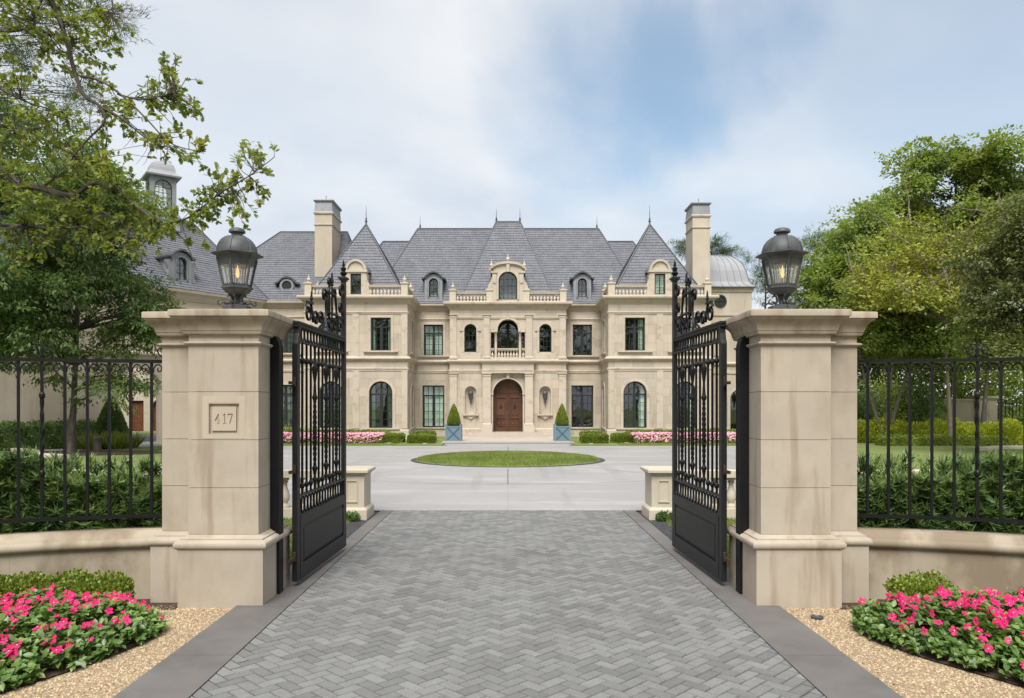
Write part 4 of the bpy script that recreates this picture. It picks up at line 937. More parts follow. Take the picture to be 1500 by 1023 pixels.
# ---- balustrades on the parapets
hb_me = MB().lathe([(.075, 0), (.075, .03), (.045, .045), (.07, .10), (.075, .13), (.055, .19), (.034, .25), (.034, .29), (.05, .305), (.035, .32), (.065, .34), (.065, .37)], n=10).mesh('baluster', 'white_stone', True)
fin_me = MB().lathe([(.11, 0), (.11, .03), (.05, .05), (.06, .08), (.10, .13), (.10, .17), (.06, .22), (.03, .25), (.045, .27), (.02, .31), (.008, .40)], n=10).mesh('finial', 'white_stone', True)
def bala(x0, y0, x1, y1, n, z=6.93):
    ang = math.atan2(y1-y0, x1-x0); l = math.hypot(x1-x0, y1-y0); T = Matrix.Translation((x0, y0, 0)) @ Matrix.Rotation(ang, 4, 'Z')
    b = obj('balustrade', MB(T).box(0, l, -.11, .11, z-.01, z+.07).box(0, l, -.11, .11, z+.44, z+.50).box(0, l, -.13, .13, z+.50, z+.535), 'white_stone', house)
    for k in range(n): inst('baluster', hb_me, b, (l*(k+.5)/n, 0, z+.07), 0, 1, T)
def pedestal(x, y, w=.32, z=6.93, h=.66, fin=True):
    b = MB().box(x-w/2, x+w/2, y-w/2, y+w/2, z-.01, z+h-.08)
    o4 = [(x-w/2, y-w/2), (x+w/2, y-w/2), (x+w/2, y+w/2), (x-w/2, y+w/2)]
    b.sweep(o4, [(-.01, z+h-.09), (.03, z+h-.08), (.04, z+h-.05), (.04, z+h-.01), (.01, z+h)], True)
    p = obj('pedestal', b, 'white_stone', house)
    if fin: inst('finial', fin_me, p, (x, y, z+h))
for s in (-1, 1):
    y = PV+.13
    bala(*((s*5.15, y, s*6.72, y) if s > 0 else (s*6.72, y, s*5.15, y)), 9); bala(*((s*7.98, y, s*9.47, y) if s > 0 else (s*9.47, y, s*7.98, y)), 9)
    pedestal(s*4.99, y); pedestal(s*9.63, y); pedestal(s*4.99, 38.9); pedestal(s*9.63, 38.4)
    bala(s*4.99, y+.16, s*4.99, 38.74, 10); bala(s*9.63, y+.16, s*9.63, 38.24, 8)
    yc = CT+.13; pedestal(s*2.82, yc); pedestal(s*.95, yc, .30, fin=False)
    bala(*((s*1.1, yc, s*2.66, yc) if s > 0 else (s*2.66, yc, s*1.1, yc)), 9)
bala(-.53, CT+.1, .53, CT+.1, 7, 4.04); bala(-.88, CT+.1, -.71, CT+.1, 1, 4.04); bala(.71, CT+.1, .88, CT+.1, 1, 4.04)
# ---- roofs: every slate its own tilted piece
def slates(mb, pts, e=.185, wd=.17):
    P = [Vector(p) for p in pts]; u = (P[1]-P[0]).normalized(); n = (P[1]-P[0]).cross(P[2]-P[0]).normalized()
    if n.z < 0: n = -n
    v = n.cross(u); v = v if v.z > 0 else -v
    Q = [((p-P[0]).dot(u), (p-P[0]).dot(v)) for p in P]
    def rng(b):
        xs = []
        for (a0, b0), (a1, b1) in zip(Q, Q[1:]+Q[:1]):
            if (b0-b)*(b1-b) <= 0 and b0 != b1: xs.append(a0+(a1-a0)*(b-b0)/(b1-b0))
        return (min(xs), max(xs)) if xs else None
    bm = max(q[1] for q in Q); k = 0; b = 0
    while b < bm-.02:
        r = rng(min(b+e*.5, bm-.01)); k += 1
        if r:
            a = r[0]-(k % 2)*wd*.5-random.random()*.05
            while a < r[1]:
                w = wd*random.uniform(.75, 1.25); a0, a1 = max(a, r[0]), min(a+w-.008, r[1])
                if a1-a0 > .03:
                    j = random.uniform(-.006, .01); h0 = .026+random.uniform(-.004, .006); bb = b+j; bt = min(b+e*1.12, bm)
                    f = lambda x, y, h: P[0]+u*x+v*y+n*h
                    mb.add([f(a0, bb, 0), f(a1, bb, 0), f(a1, bb, h0), f(a0, bb, h0), f(a1, bt, .004), f(a0, bt, .004)], [(0, 1, 2, 3), (3, 2, 4, 5)])
                a += w
        b += e
def roof(faces, hips, capm='lead_dark', rr=.045):
    base = MB(); sl = MB()
    for f in faces: base.poly(f); slates(sl, f)
    o = obj('roof', base, 'slate_base', house); tag(obj('slates', sl, 'slate', o), kind='stuff')
    for a, b in hips: obj('ridge_cap', MB().tube([Vector(a)+Vector((0, 0, .02)), Vector(b)+Vector((0, 0, .02))], rr, 6), capm, o)
    return o
spike_me = MB().lathe([(.09, 0), (.06, .08), (.035, .16), (.07, .20), (.07, .23), (.03, .27), (.05, .32), (.018, .40), (.012, .7), (.003, 1.0)], n=8).mesh('spike', 'lead_dark', True)
def hip(x0, x1, y0, y1, z0, rx0, rx1, ry, z1, caps=True):
    A, B, Cc, D = (x0, y0, z0), (x1, y0, z0), (x1, y1, z0), (x0, y1, z0); E, G = (rx0, ry, z1), (rx1, ry, z1)
    if abs(rx0-rx1) < .01: fs = [(A, B, E), (B, Cc, E), (Cc, D, E), (D, A, E)]; hs = [(A, E), (B, E), (Cc, E), (D, E)]
    else: fs = [(A, B, G, E), (B, Cc, G), (Cc, D, E, G), (D, A, E)]; hs = [(A, E), (B, G), (Cc, G), (D, E), (E, G)]
    return roof(fs, hs)
for s in (-1, 1):
    X = lambda a, b: sorted((s*a, s*b))
    r = hip(*X(5.02, 9.72), 36.98, 41.75, 6.92, s*7.36, s*7.36, 39.35, 11.05); inst('spike', spike_me, r, (s*7.36, 39.35, 10.98), s=(1, 1, 1.12))
r = hip(-7.2, 7.2, 39.3, 46.7, 6.9, -5.12, 5.15, 43, 11.66)
for x in (-4.98, 5.05): inst('spike', spike_me, r, (x, 43, 11.62), s=(.9, .9, .8))
r = hip(-2.56, 2.56, 39.0, 45.4, 6.92, -.66, .69, 42.2, 11.86)
for x in (-.64, .67): inst('spike', spike_me, r, (x, 42.2, 11.8), s=(1, 1, .85))
hip(-9.6, 9.6, 40.6, 47.4, 6.9, -7.25, 7.25, 44, 11.15)
obj('gutter', MB().box(-4.83, -2.98, RC-.33, RC-.2, 6.93, 6.99).box(2.98, 4.83, RC-.33, RC-.2, 6.93, 6.99).box(-4.83, -2.98, RC-.3, RC+.2, 6.88, 6.94).box(2.98, 4.83, RC-.3, RC+.2, 6.88, 6.94), 'lead', house)
# ---- chimneys
for s, x0, x1, y1 in ((-1, -10.02, -9.12, 41.3), (1, 9.58, 10.48, 40.8)):
    q = 39.3; o4 = [(x0, q), (x1, q), (x1, y1), (x0, y1)]
    ch = obj('chimney', MB().box(x0, x1, q, y1, 6.5, 11.55), 'house_stone', house)
    zt = 12.25 if s < 0 else 12.1
    b = MB().box(x0, x1, q, y1, 11.55, zt-.65)
    b.sweep(o4, [(-.01, zt-1.25), (.04, zt-1.24), (.05, zt-1.2), (-.01, zt-1.17)], True); b.sweep(o4, [(-.01, zt-.68), (.05, zt-.66), (.07, zt-.60), (.05, zt-.55), (-.01, zt-.53)], True)
    obj('shaft_mouldings', b, 'house_trim', ch)
    b = MB().sweep(o4, [(.02, zt-.55), (-.02, zt-.05), (.05, zt), (.07, zt+.05), (.06, zt+.09), (-.02, zt+.1)], True)
    obj('metal_top', b, 'lead', ch); obj('rod', MB().box((x0+x1)/2-.012, (x0+x1)/2+.012, q+.6, q+.624, zt, zt+.45), 'lead_dark', ch)
# ---- stone dormers above the pavilions, large arched dormer above the door
def scroll_side(x, s, z0, z1, w, y, dep):
    pts = [(x, z0), (x+s*w, z0), (x+s*w, z0+.18), (x+s*w*.8, z0+.26)]+[(x+s*w*(.75-.6*t+.12*math.sin(t*PI*2)), z0+.26+(z1-z0-.26)*t) for t in (.2, .4, .6, .8, 1)]+[(x, z1)]
    return MB().prism(pts, y, y+dep)
for s in (-1, 1):
    cx = s*7.35; y = PV+.10; T = Tr(cx, y)
    d = obj('dormer', MB(T).box(-.50, -.26, 0, .3, 6.93, 8.10).box(.26, .50, 0, .3, 6.93, 8.10).box(-.26, .26, 0, .3, 6.93, 7.03).box(-.26, .26, 0, .3, 8.03, 8.10)
        .box(-.48, -.40, .3, 1.8, 6.93, 8.12).box(.40, .48, .3, 1.8, 6.93, 8.12).box(-.56, .56, -.06, .32, 8.10, 8.20), 'house_trim', house)
    b = MB(T).prism([(-.42*math.cos(PI*k/14), 8.20+.44*math.sin(PI*k/14)) for k in range(15)], .02, .30)
    b.band([(-.40*math.cos(PI*k/14), 8.20+.42*math.sin(PI*k/14)) for k in range(15)], [(-.50*math.cos(PI*k/14), 8.20+.52*math.sin(PI*k/14)) for k in range(15)], -.06, .3)
    obj('pediment', b, 'house_trim', d)
    obj('dormer_roof', MB(T).band([(-.50*math.cos(PI*k/14), 8.20+.52*math.sin(PI*k/14)) for k in range(15)], [(-.55*math.cos(PI*k/14), 8.20+.56*math.sin(PI*k/14)) for k in range(15)], .05, 1.9), 'lead', d)
    for q in (-1, 1): obj('scroll', scroll_side(cx+q*.50, q, 6.93, 7.95, .26, y+.02, .22), 'house_trim', d)
    window(T, 0, .52, 7.03, 8.03, False, 3, None, 'full' if s > 0 else None, rec=.10, mull=False, trim=.0, sill=False, inner=True)
T = Tr(0, CT+.05)
d = obj('dormer', MB(T).prism([(-.80, 6.93), (-.478, 6.93), (-.478, 8.02)]+[(-.478*math.cos(PI*k/16), 8.02+.478*math.sin(PI*k/16)) for k in range(1, 16)]+[(.478, 8.02), (.478, 6.93), (.80, 6.93), (.80, 8.50)]+[(.80*math.cos(R(a)), 8.50+.38*math.sin(R(a))) for a in range(15, 180, 15)]+[(-.80, 8.50)], 0, .35)
    .box(-.478, .478, 0, .35, 6.93, 7.07).box(-.78, -.70, .35, 2.2, 6.93, 8.5).box(.70, .78, .35, 2.2, 6.93, 8.5), 'house_trim', house)
seg = [(-.90, 8.50)]+[(.90*math.cos(R(a)), 8.50+.40*math.sin(R(a))) for a in range(170, 5, -10)]+[(.90, 8.50)]
obj('pediment', MB(T).band(seg, [(x*1.05, z+.11) for x, z in seg], -.12, .4).band([(x*.96, z-.05) for x, z in seg], [(x, z) for x, z in seg], -.06, .3), 'house_trim', d)
obj('dormer_roof', MB(T).band([(x, z+.08) for x, z in seg], [(x*1.02, z+.13) for x, z in seg], .3, 2.6), 'lead', d)
obj('keystone', MB(T).prism([(-.06, 8.48), (.06, 8.48), (.09, 8.86), (-.09, 8.86)], -.1, .05), 'house_trim', d)
for q in (-1, 1):
    pl = MB(T).box(*sorted((q*.58, q*.80)), -.06, .02, 6.94, 8.42).box(*sorted((q*.55, q*.88)), -.1, .1, 8.42, 8.52).box(*sorted((q*.62, q*.76)), -.09, -.055, 7.9, 8.3)
    obj('dormer_pilaster', pl, 'house_trim', d); obj('scroll', scroll_side(q*.80, q, 7.45, 8.2, .28, CT+.06, .25), 'house_trim', d)
    inst('finial', fin_me, d, (q*.84, CT+.02, 8.66), s=1.05)
inst('finial', fin_me, d, (0, CT+.1, 8.98), s=(1.1, 1.1, 1.1))
window(T, 0, .956, 7.07, 8.498, True, 4, None, None, rec=.12, mull=False, sub=4, trim=.09, sill=False)
# ---- lead dormers
def lead_dormer(T, hw=.47, zb=7.10, zo=7.30, zt=8.28, ow=.235, hood=.36, scroll=False):
    d = obj('dormer', MB(T).box(-hw, -ow, 0, .25, zb, zt-.1).box(ow, hw, 0, .25, zb, zt-.1).box(-ow, ow, 0, .25, zb, zo).prism([(-hw, zt-.1), *outline(0, ow*2, zo, zt, True)[1:-1][0:0], (-ow, zt-.1)]+[(-ow*math.cos(PI*k/12), zt-ow+ow*math.sin(PI*k/12)) for k in range(1, 12) if zt-ow+ow*math.sin(PI*k/12) > zt-.1]+[(ow, zt-.1), (hw, zt-.1), (hw*.9, zt+.1), (hw*.45, zt+.2), (0, zt+.24), (-hw*.45, zt+.2), (-hw*.9, zt+.1)], 0, .25)
        .box(-hw, -hw+.06, .25, 1.7, zb, zt).box(hw-.06, hw, .25, 1.7, zb, zt).box(-hw-.06, hw+.06, -.08, .1, zb-.04, zb+.07), 'lead', house)
    arc = [(-(hw+.14), zt-.06), (-(hw+.02), zt-.02), (-hw*.7, zt+.14), (-hw*.35, zt+.25), (0, zt+.29), (hw*.35, zt+.25), (hw*.7, zt+.14), (hw+.02, zt-.02), (hw+.14, zt-.06)]
    obj('hood', MB(T).band(arc, [(x*1.02, z+.08) for x, z in arc], -.14, 1.9), 'lead_dark', d)
    for q in (-1, 1): obj('dormer_pilaster', MB(T).box(*sorted((q*(ow+.07), q*(hw-.02))), -.05, .02, zb+.07, zt-.1), 'lead', d)
    window(T, 0, ow*2, zo, zt, True, 3, None, None, rec=.08, mull=False, trim=.06, sill=False, inner=False, tm='lead')
    obj('room', MB(T).box(-ow-.02, ow+.02, .26, .30, zo-.05, zt+.05), 'dark', d)  # thin dark board painted as the unlit space behind the dormer pane
for s in (-1, 1): lead_dormer(Tr(s*3.88, 39.52))
# ---- left wing behind the left pavilion, and the angled wing with the cupola
T = Tr(0, LW); wo = [(-11.25, 1.0, .55, 2.69, False), (-11.25, 1.0, 4.3, 5.85, False)]
wall(T, -14.6, -9.8, -.05, 6.7, wo, blocks=False)
for o in wo: window(T, *o[:4], False, 4, o[3]-.45, 'full')
wp = [(-14.6, LW), (-9.8, LW)]
for pr in ([(-.02, 6.55), (.03, 6.56), (.10, 6.64), (.13, 6.70), (.28, 6.80), (.30, 6.9), (-.02, 6.93)], [(-.02, 3.77), (.05, 3.80), (.15, 3.88), (.15, 3.95), (-.02, 4.02)], [(-.02, 3.34), (.04, 3.36), (.05, 3.45), (-.02, 3.47)], [(-.02, 6.07), (.05, 6.1), (.05, 6.15), (-.02, 6.17)], [(-.02, -.05), (.06, -.05), (.06, .46), (-.02, .5)]):
    obj('string_course', MB().sweep(wp, pr), 'house_trim', house)
hip(-16.6, -7.6, LW-.2, 46, 6.9, -12.6, -8.9, 42, 11.25)
T = Tr(-11.26, 38.62)
d = obj('dormer', MB(T).box(-.46, .46, -.03, .2, 7.20, 7.40).box(-.40, .40, .05, 1.2, 7.2, 7.9).band([(.25*math.cos(2*PI*k/20), 7.76+.25*math.sin(2*PI*k/20)) for k in range(20)], [(.36*math.cos(2*PI*k/20), 7.76+.36*math.sin(2*PI*k/20)) for k in range(20)], -.06, .1, True), 'lead', house)
obj('hood', MB(T).band([(x, z) for x, z in ((-.60, 7.80), (-.40, 7.92), (-.22, 8.10), (0, 8.16), (.22, 8.10), (.40, 7.92), (.60, 7.80))], [(x*1.05, z+.08) for x, z in ((-.60, 7.80), (-.40, 7.92), (-.22, 8.10), (0, 8.16), (.22, 8.10), (.40, 7.92), (.60, 7.80))], -.12, 1.2), 'lead_dark', d)
obj('pane', MB(T).poly([(.26*math.cos(2*PI*k/20), .0, 7.76+.26*math.sin(2*PI*k/20)) for k in range(20)]), 'frame', d); obj('finial', MB(T).lathe([(.04, 8.16), (.05, 8.22), (.004, 8.32)], n=8), 'lead_dark', d)
AW = Vector((-12.35, 38.0, 0)); uu = Vector((.563, .826, 0)).normalized(); nn_ = Vector((-uu.y, uu.x, 0)); aw_deg = math.degrees(math.atan2(uu.y, uu.x))
T = Tr(AW.x, AW.y, aw_deg); AL = 16.5
wall(T, -AL, 0, -.05, 6.7, [(-6.3, 1.9, -.05, 3.3, True), (-11, 1.0, 4.3, 5.8, False)], blocks=False, course=.5)
for u, z0, z1 in ((-11, 4.3, 5.8),): window(T, u, 1.0, z0, z1, False, 4, z1-.5, 'full')
def aw(u, n, z): p = AW+uu*u+nn_*n; return (p.x, p.y, z)
wp = [aw(-AL, 0, 0)[:2], aw(0, 0, 0)[:2]]
for pr in ([(-.02, 6.40), (.03, 6.42), (.10, 6.55), (.13, 6.66), (.28, 6.78), (.30, 6.9), (-.02, 6.93)], [(-.02, 6.05), (.05, 6.08), (.05, 6.15), (-.02, 6.17)], [(-.02, 3.77), (.05, 3.80), (.15, 3.88), (.15, 3.95), (-.02, 4.02)]):
    obj('string_course', MB().sweep(wp, pr), 'house_trim', house)
A, B, Cc, D = aw(-AL-.3, -.3, 6.9), aw(.3, -.3, 6.9), aw(.3, 8.3, 6.9), aw(-AL-.3, 8.3, 6.9); E, G = aw(-AL+1.2, 4, 11.1), aw(-1.2, 4, 11.1)
roof([(A, B, G, E), (B, Cc, G), (Cc, D, E, G), (D, A, E)], [(A, E), (B, G), (Cc, G), (D, E), (E, G)])
T2 = T @ Matrix.Translation((-4.3, .12, 0)); lead_dormer(T2, .5, 7.12, 7.35, 8.4, .27)
for q in (-1, 1): obj('scroll', MB(T2).prism([(q*.5, 7.2), (q*.78, 7.2), (q*.78, 7.34), (q*.66, 7.5), (q*.62, 7.8), (q*.72, 8.1), (q*.74, 8.22), (q*.5, 8.25)], .0, .18), 'lead', house)
# cupola
cu = AW+uu*-2.95+nn_*4; T3 = Tr(cu.x, cu.y, aw_deg-20)
c = obj('cupola', MB(T3).frustum((0, 0), 10.3, 11.25, .75, .75, .66, .66), 'lead', house)
for x, y in ((-1, -1), (1, -1), (1, 1), (-1, 1)): obj('post', MB(T3).box(*sorted((x*.60, x*.40)), *sorted((y*.60, y*.40)), 11.25, 12.95), 'lead', c)
for k in range(4):
    Tk = T3 @ Matrix.Rotation(k*PI/2, 4, 'Z') @ Matrix.Translation((0, -.58, 0))
    obj('arch', MB(Tk).prism([(-.40, 12.95), (-.40, 12.4)]+[(-.40*math.cos(PI*j/10), 12.4+.40*math.sin(PI*j/10)) for j in range(1, 10)]+[(.40, 12.4), (.40, 12.95)], 0, .1), 'lead', c)
    obj('window_frame', MB(Tk).band(outline(0, .8, 11.3, 12.8, True, .04), outline(0, .8, 11.3, 12.8, True), .05, .1, True).box(-.015, .015, .06, .09, 11.3, 12.78).box(-.4, .4, .06, .09, 11.9, 11.93).box(-.4, .4, .06, .09, 12.4, 12.43), 'frame', c)
    obj('pane', MB(Tk).poly([(x, .075, z) for x, z in outline(0, .8, 11.3, 12.8, True, .02)]), 'lamp_glass', c)
prof = [(.80, 12.93), (.82, 13.0), (.80, 13.03), (.66, 13.12), (.58, 13.25), (.55, 13.42), (.50, 13.58), (.38, 13.72), (.2, 13.79), (.03, 13.81)]
b = MB(T3)
for (a0, z0), (a1, z1) in zip(prof, prof[1:]): b.frustum((0, 0), z0, z1, a0, a0, a1, a1)
obj('cupola_dome', b, 'zinc', c); obj('cupola_spike', MB(T3).lathe([(.05, 13.8), (.03, 13.9), (.06, 13.98), (.015, 14.05), (.004, 14.55)], n=8), 'lead_dark', c)
# garage range seen through the archway
T = Tr(0, 47.2); go = [(-20.9, 1.5, .04, 1.95, False), (-22.6, 1.5, .04, 1.75, False), (-19.1, 1.5, .04, 2.15, True)]
go = [(at(201, 600, 47.2).x, .80, .04, 1.95, False), (at(236, 600, 47.2).x, 1.1, .04, 2.1, True)]
wall(T, -30, -15, -.05, 4.2, go, blocks=False)
for (u, w_, z0, z1, ar) in go:
    g = obj('garage_door', MB(T).prism(outline(u, w_, z0, z1, ar), .2, .26), 'garage_wood', house)
    for k in range(5): piece('plank', 'garage_wood', g, u-w_/2+w_*k/5+.006, u-w_/2+w_*(k+1)/5-.006, .17, .2, .1, z1-(.5 if ar else .05), T)
    piece('rail', 'garage_wood', g, u-w_/2, u+w_/2, .155, .169, .6, .72, T)
# ---- right turret with the zinc bell roof
T = Tr(0, 41.0); to = [(12.5, .95, .05, 2.5, True), (10.6, 1.0, .5, 2.7, True), (10.6, .9, 4.4, 5.9, False)]
wall(T, 9.5, 13.196, -.05, 8.0, to, blocks=False)
wall(Tr(13.2, 41.0, 90), .003, 3.6, -.05, 8.0, blocks=False)
window(T, *to[0][:4], True, 4, None, None, sill=False); window(T, *to[1][:4], True, 4, None, None); window(T, *to[2][:4], False, 4, None, None)
for pr in ([(-.02, 7.75), (.04, 7.78), (.08, 7.9), (.10, 8.0), (-.02, 8.05)], [(-.02, 6.48), (.05, 6.5), (.06, 6.58), (-.02, 6.6)], [(-.02, 3.77), (.05, 3.80), (.12, 3.88), (.12, 3.95), (-.02, 4.02)], [(-.02, 3.34), (.04, 3.36), (.05, 3.45), (-.02, 3.47)], [(-.02, -.05), (.06, -.05), (.06, .46), (-.02, .5)]):
    if pr[0][1] < 0: obj('string_course', MB().sweep([(9.5, 41), (11.9, 41)], pr), 'house_trim', house)
    else: obj('string_course', MB().sweep([(9.5, 41), (13.2, 41), (13.2, 44.6)], pr), 'house_trim', house)
ocx, ocz = 11.49, 7.30
obj('round_window', MB(T).band([(ocx+.25*math.cos(2*PI*k/24), ocz+.25*math.sin(2*PI*k/24)) for k in range(24)], [(ocx+.34*math.cos(2*PI*k/24), ocz+.34*math.sin(2*PI*k/24)) for k in range(24)], -.06, .02, True).prism([(ocx+.25*math.cos(2*PI*k/24), ocz+.25*math.sin(2*PI*k/24)) for k in range(24)], -.01, .01).box(ocx-.02, ocx+.02, -.04, 0, ocz-.25, ocz+.25).box(ocx-.25, ocx+.25, -.04, 0, ocz-.02, ocz+.02), 'frame', house)
prof = [(2.06, 8.02), (2.08, 8.07), (1.98, 8.11), (1.84, 8.2), (1.74, 8.38), (1.68, 8.65), (1.60, 9.0), (1.47, 9.35), (1.27, 9.65), (1.0, 9.87), (.66, 10.0), (.3, 10.06), (.05, 10.07)]
b = MB(); c0 = (11.35, 42.85)
for (a0, z0), (a1, z1) in zip(prof, prof[1:]): b.frustum(c0, z0, z1, a0, a0, a1, a1)
td = obj('turret_roof', b, 'zinc', house)
for f in (-1, -.78, -.56, -.34, -.12, .12, .34, .56, .78, 1):
    for (dx, dy) in ((0, -1), (1, 0)):
        obj('seam', MB().tube([(c0[0]+(f*a if dx == 0 else a), c0[1]+(-a if dx == 0 else f*a), z+.01) for a, z in prof[1:]], .022, 4), 'zinc', td)
inst('finial', fin_me, td, (c0[0], c0[1], 10.0), s=1.2)
# ---- wall lanterns
wl_parts = None
def wall_lantern(x, y, z, label):
    t = thing('wall_lantern', label, 'lantern', (x, y, z), group='bronze wall lanterns')
    obj('bracket', MB().lathe([(.01, -.42), (.035, -.36), (.02, -.32), (.05, -.26), (.06, -.2), (.035, -.16)], (x, y, z), 8).box(x-.02, x+.02, y, y+.16, z-.3, z-.25), 'bronze', t)
    obj('body', MB().lathe([(.05, -.17), (.085, -.12), (.13, .12), (.15, .13), (.15, .15), (.12, .17)], (x, y, z), 6), 'bronze', t)
    obj('dome', MB().lathe([(.14, .16), (.13, .22), (.09, .28), (.03, .31), (.03, .35), (.01, .38)], (x, y, z), 8), 'bronze', t, True)
wall_lantern(-1.9, CT+.02, 2.10, 'bronze lantern in the wall niche left of the front door'); wall_lantern(1.9, CT+.02, 2.10, 'bronze lantern in the wall niche right of the front door')
p = at(1081, 585, 40.85); wall_lantern(p.x, 40.85, 1.95, 'bronze lantern on the domed turret wall at the far right')

# ================================================================== planting
T_OVAL = (np.array([(0, 0, 0), (.2, .25, .05), (.24, .55, .08), (0, 1, -.05), (-.24, .55, .08), (-.2, .25, .05), (0, .55, 0)], float), [(0, 1, 2, 6), (6, 2, 3), (0, 6, 4, 5), (6, 3, 4)])
def topiary(name, label, x, y, z, r, h, n, m, ls, group=None, parent_loc=None):
    t = thing(name, label, 'topiary', (x, y, z), group=group)
    prof = [(r*.55, 0), (r*.93, h*.06), (r*.97, h*.18), (r*.86, h*.35), (r*.64, h*.57), (r*.38, h*.78), (r*.12, h*.95), (.01, h*.985)]
    obj('inner_growth', MB().lathe([(a*.9, q) for a, q in prof], (x, y, z), 18), m, t, True)
    f = np.sqrt(RNG.random(n)); q = 1-f; q = np.clip(q*1.02, 0, 1); a = RNG.random(n)*2*PI
    rr = np.interp(q, [p[1]/h for p in prof], [p[0] for p in prof])*RNG.normal(.985, .04, n)
    P = np.c_[x+rr*np.cos(a), y+rr*np.sin(a), z+q*h]
    out = np.c_[np.cos(a), np.sin(a), np.full(n, .5)]
    scatter('foliage', m, P, out+rdir(n)*.9, out+rdir(n)*.6, RNG.uniform(.7, 1.3, n)*ls, T_LEAF, t, 1.3); return t
def hedge_box(name, label, x0, x1, y0, y1, z0, z1, n, m, ls, group=None, T=None, cat='hedge', rough=.025, core=True):
    t = thing(name, label, cat, ((x0+x1)/2, (y0+y1)/2, z0) if T is None else tuple(T @ Vector(((x0+x1)/2, (y0+y1)/2, z0))), group=group)
    if core: obj('inner_growth', MB(T).box(x0+.04, x1-.04, y0+.04, y1-.04, z0, z1-.05), m, t)
    lx, ly, lz = x1-x0, y1-y0, z1-z0; A = np.array([lx*ly, lx*lz, lx*lz, ly*lz, ly*lz]); k = RNG.choice(5, n, p=A/A.sum())
    U, V = RNG.random(n), RNG.random(n); P = np.zeros((n, 3)); N = np.zeros((n, 3))
    for i, (f, nn) in enumerate(((lambda u, v: (x0+lx*u, y0+ly*v, z1+0*u), (0, 0, 1)), (lambda u, v: (x0+lx*u, y0+0*u, z0+lz*v), (0, -1, .3)), (lambda u, v: (x0+lx*u, y1+0*u, z0+lz*v), (0, 1, .3)), (lambda u, v: (x0+0*u, y0+ly*u, z0+lz*v), (-1, 0, .3)), (lambda u, v: (x1+0*u, y0+ly*u, z0+lz*v), (1, 0, .3)))):
        q = k == i; P[q] = np.c_[f(U[q], V[q])]; N[q] = nn
    wob = (np.sin(P[:, 0]*7.1+P[:, 2]*5)+np.sin(P[:, 1]*9.3+1)+np.sin(P[:, 0]*17+P[:, 1]*13))*rough*.5
    P += N*wob[:, None]-N*np.abs(RNG.normal(0, rough, n))[:, None]+RNG.normal(0, rough*.4, (n, 3))
    # round the top edges
    ex = np.minimum(np.minimum(P[:, 0]-x0, x1-P[:, 0]), np.minimum(P[:, 1]-y0, y1-P[:, 1])); P[:, 2] -= np.clip(.06-ex, 0, .06)*np.clip((P[:, 2]-z1+.15)/.15, 0, 1)*.8
    Y = N+rdir(n)*.9+[0, 0, .3]; Z = N+rdir(n)*.7
    if T is not None:
        Rm = np.array(T.to_3x3()); P = P@Rm.T+np.array(T.translation); Y = Y@Rm.T; Z = Z@Rm.T
    scatter('foliage', m, P, Y, Z, RNG.uniform(.7, 1.3, n)*ls, T_LEAF, t, 1.4); return t
# planters with clipped cones beside the door
for s in (-1, 1):
    side = 'left' if s < 0 else 'right'; x, y = s*2.39, 33.55; q = .335
    slabthing('planter_pad', 'terrace', x-.5, x+.5, y-.56, y+.6, -.04, .055+.004)
    t = thing('planter_box', 'square blue-grey wooden planter box %s of the front door' % side, 'planter', (x, y, .06), group='blue planter boxes')
    obj('body', MB().box(x-q, x+q, y-q, y+q, .11, .76), 'blue_box', t)
    for a in (-1, 1):
        for b in (-1, 1):
            obj('corner_post', MB().box(*sorted((x+a*q-a*.06, x+a*q+a*.02)), *sorted((y+b*q-b*.06, y+b*q+b*.02)), .09, .80), 'blue_box', t)
            obj('foot', MB().lathe([(.03, 0), (.045, .02), (.03, .03)], (x+a*(q-.04), y+b*(q-.04), .06), 8), 'white_stone', t)
            obj('post_knob', MB().lathe([(.03, 0), (.035, .03), (.01, .05)], (x+a*(q-.02), y+b*(q-.02), .80), 8), 'blue_box', t)
    for b in (-1, 1):
        for z in (.13, .73): obj('rail', MB().box(x-q+.06, x+q-.06, *sorted((y+b*q-b*.01, y+b*q+b*.015)), z-.03, z+.03), 'blue_box', t)
        for g in (-1, 1):
            Tm = Matrix.Translation((x, y+b*(q+.006+.002*g), .43)) @ Matrix.Rotation(g*R(45), 4, 'Y'); obj('cross_batten', MB(Tm).box(-.40, .40, -.016, .016, -.018, .018), 'blue_dark', t)
    obj('soil', MB().box(x-q+.03, x+q-.03, y-q+.03, y+q-.03, .70, .77), 'mulch', t)
    topiary('topiary_cone', 'clipped green cone in the blue planter %s of the door' % side, x, y, .76, .285, .98, 6500, 'leaf_topiary', .035, 'clipped cones in planters')
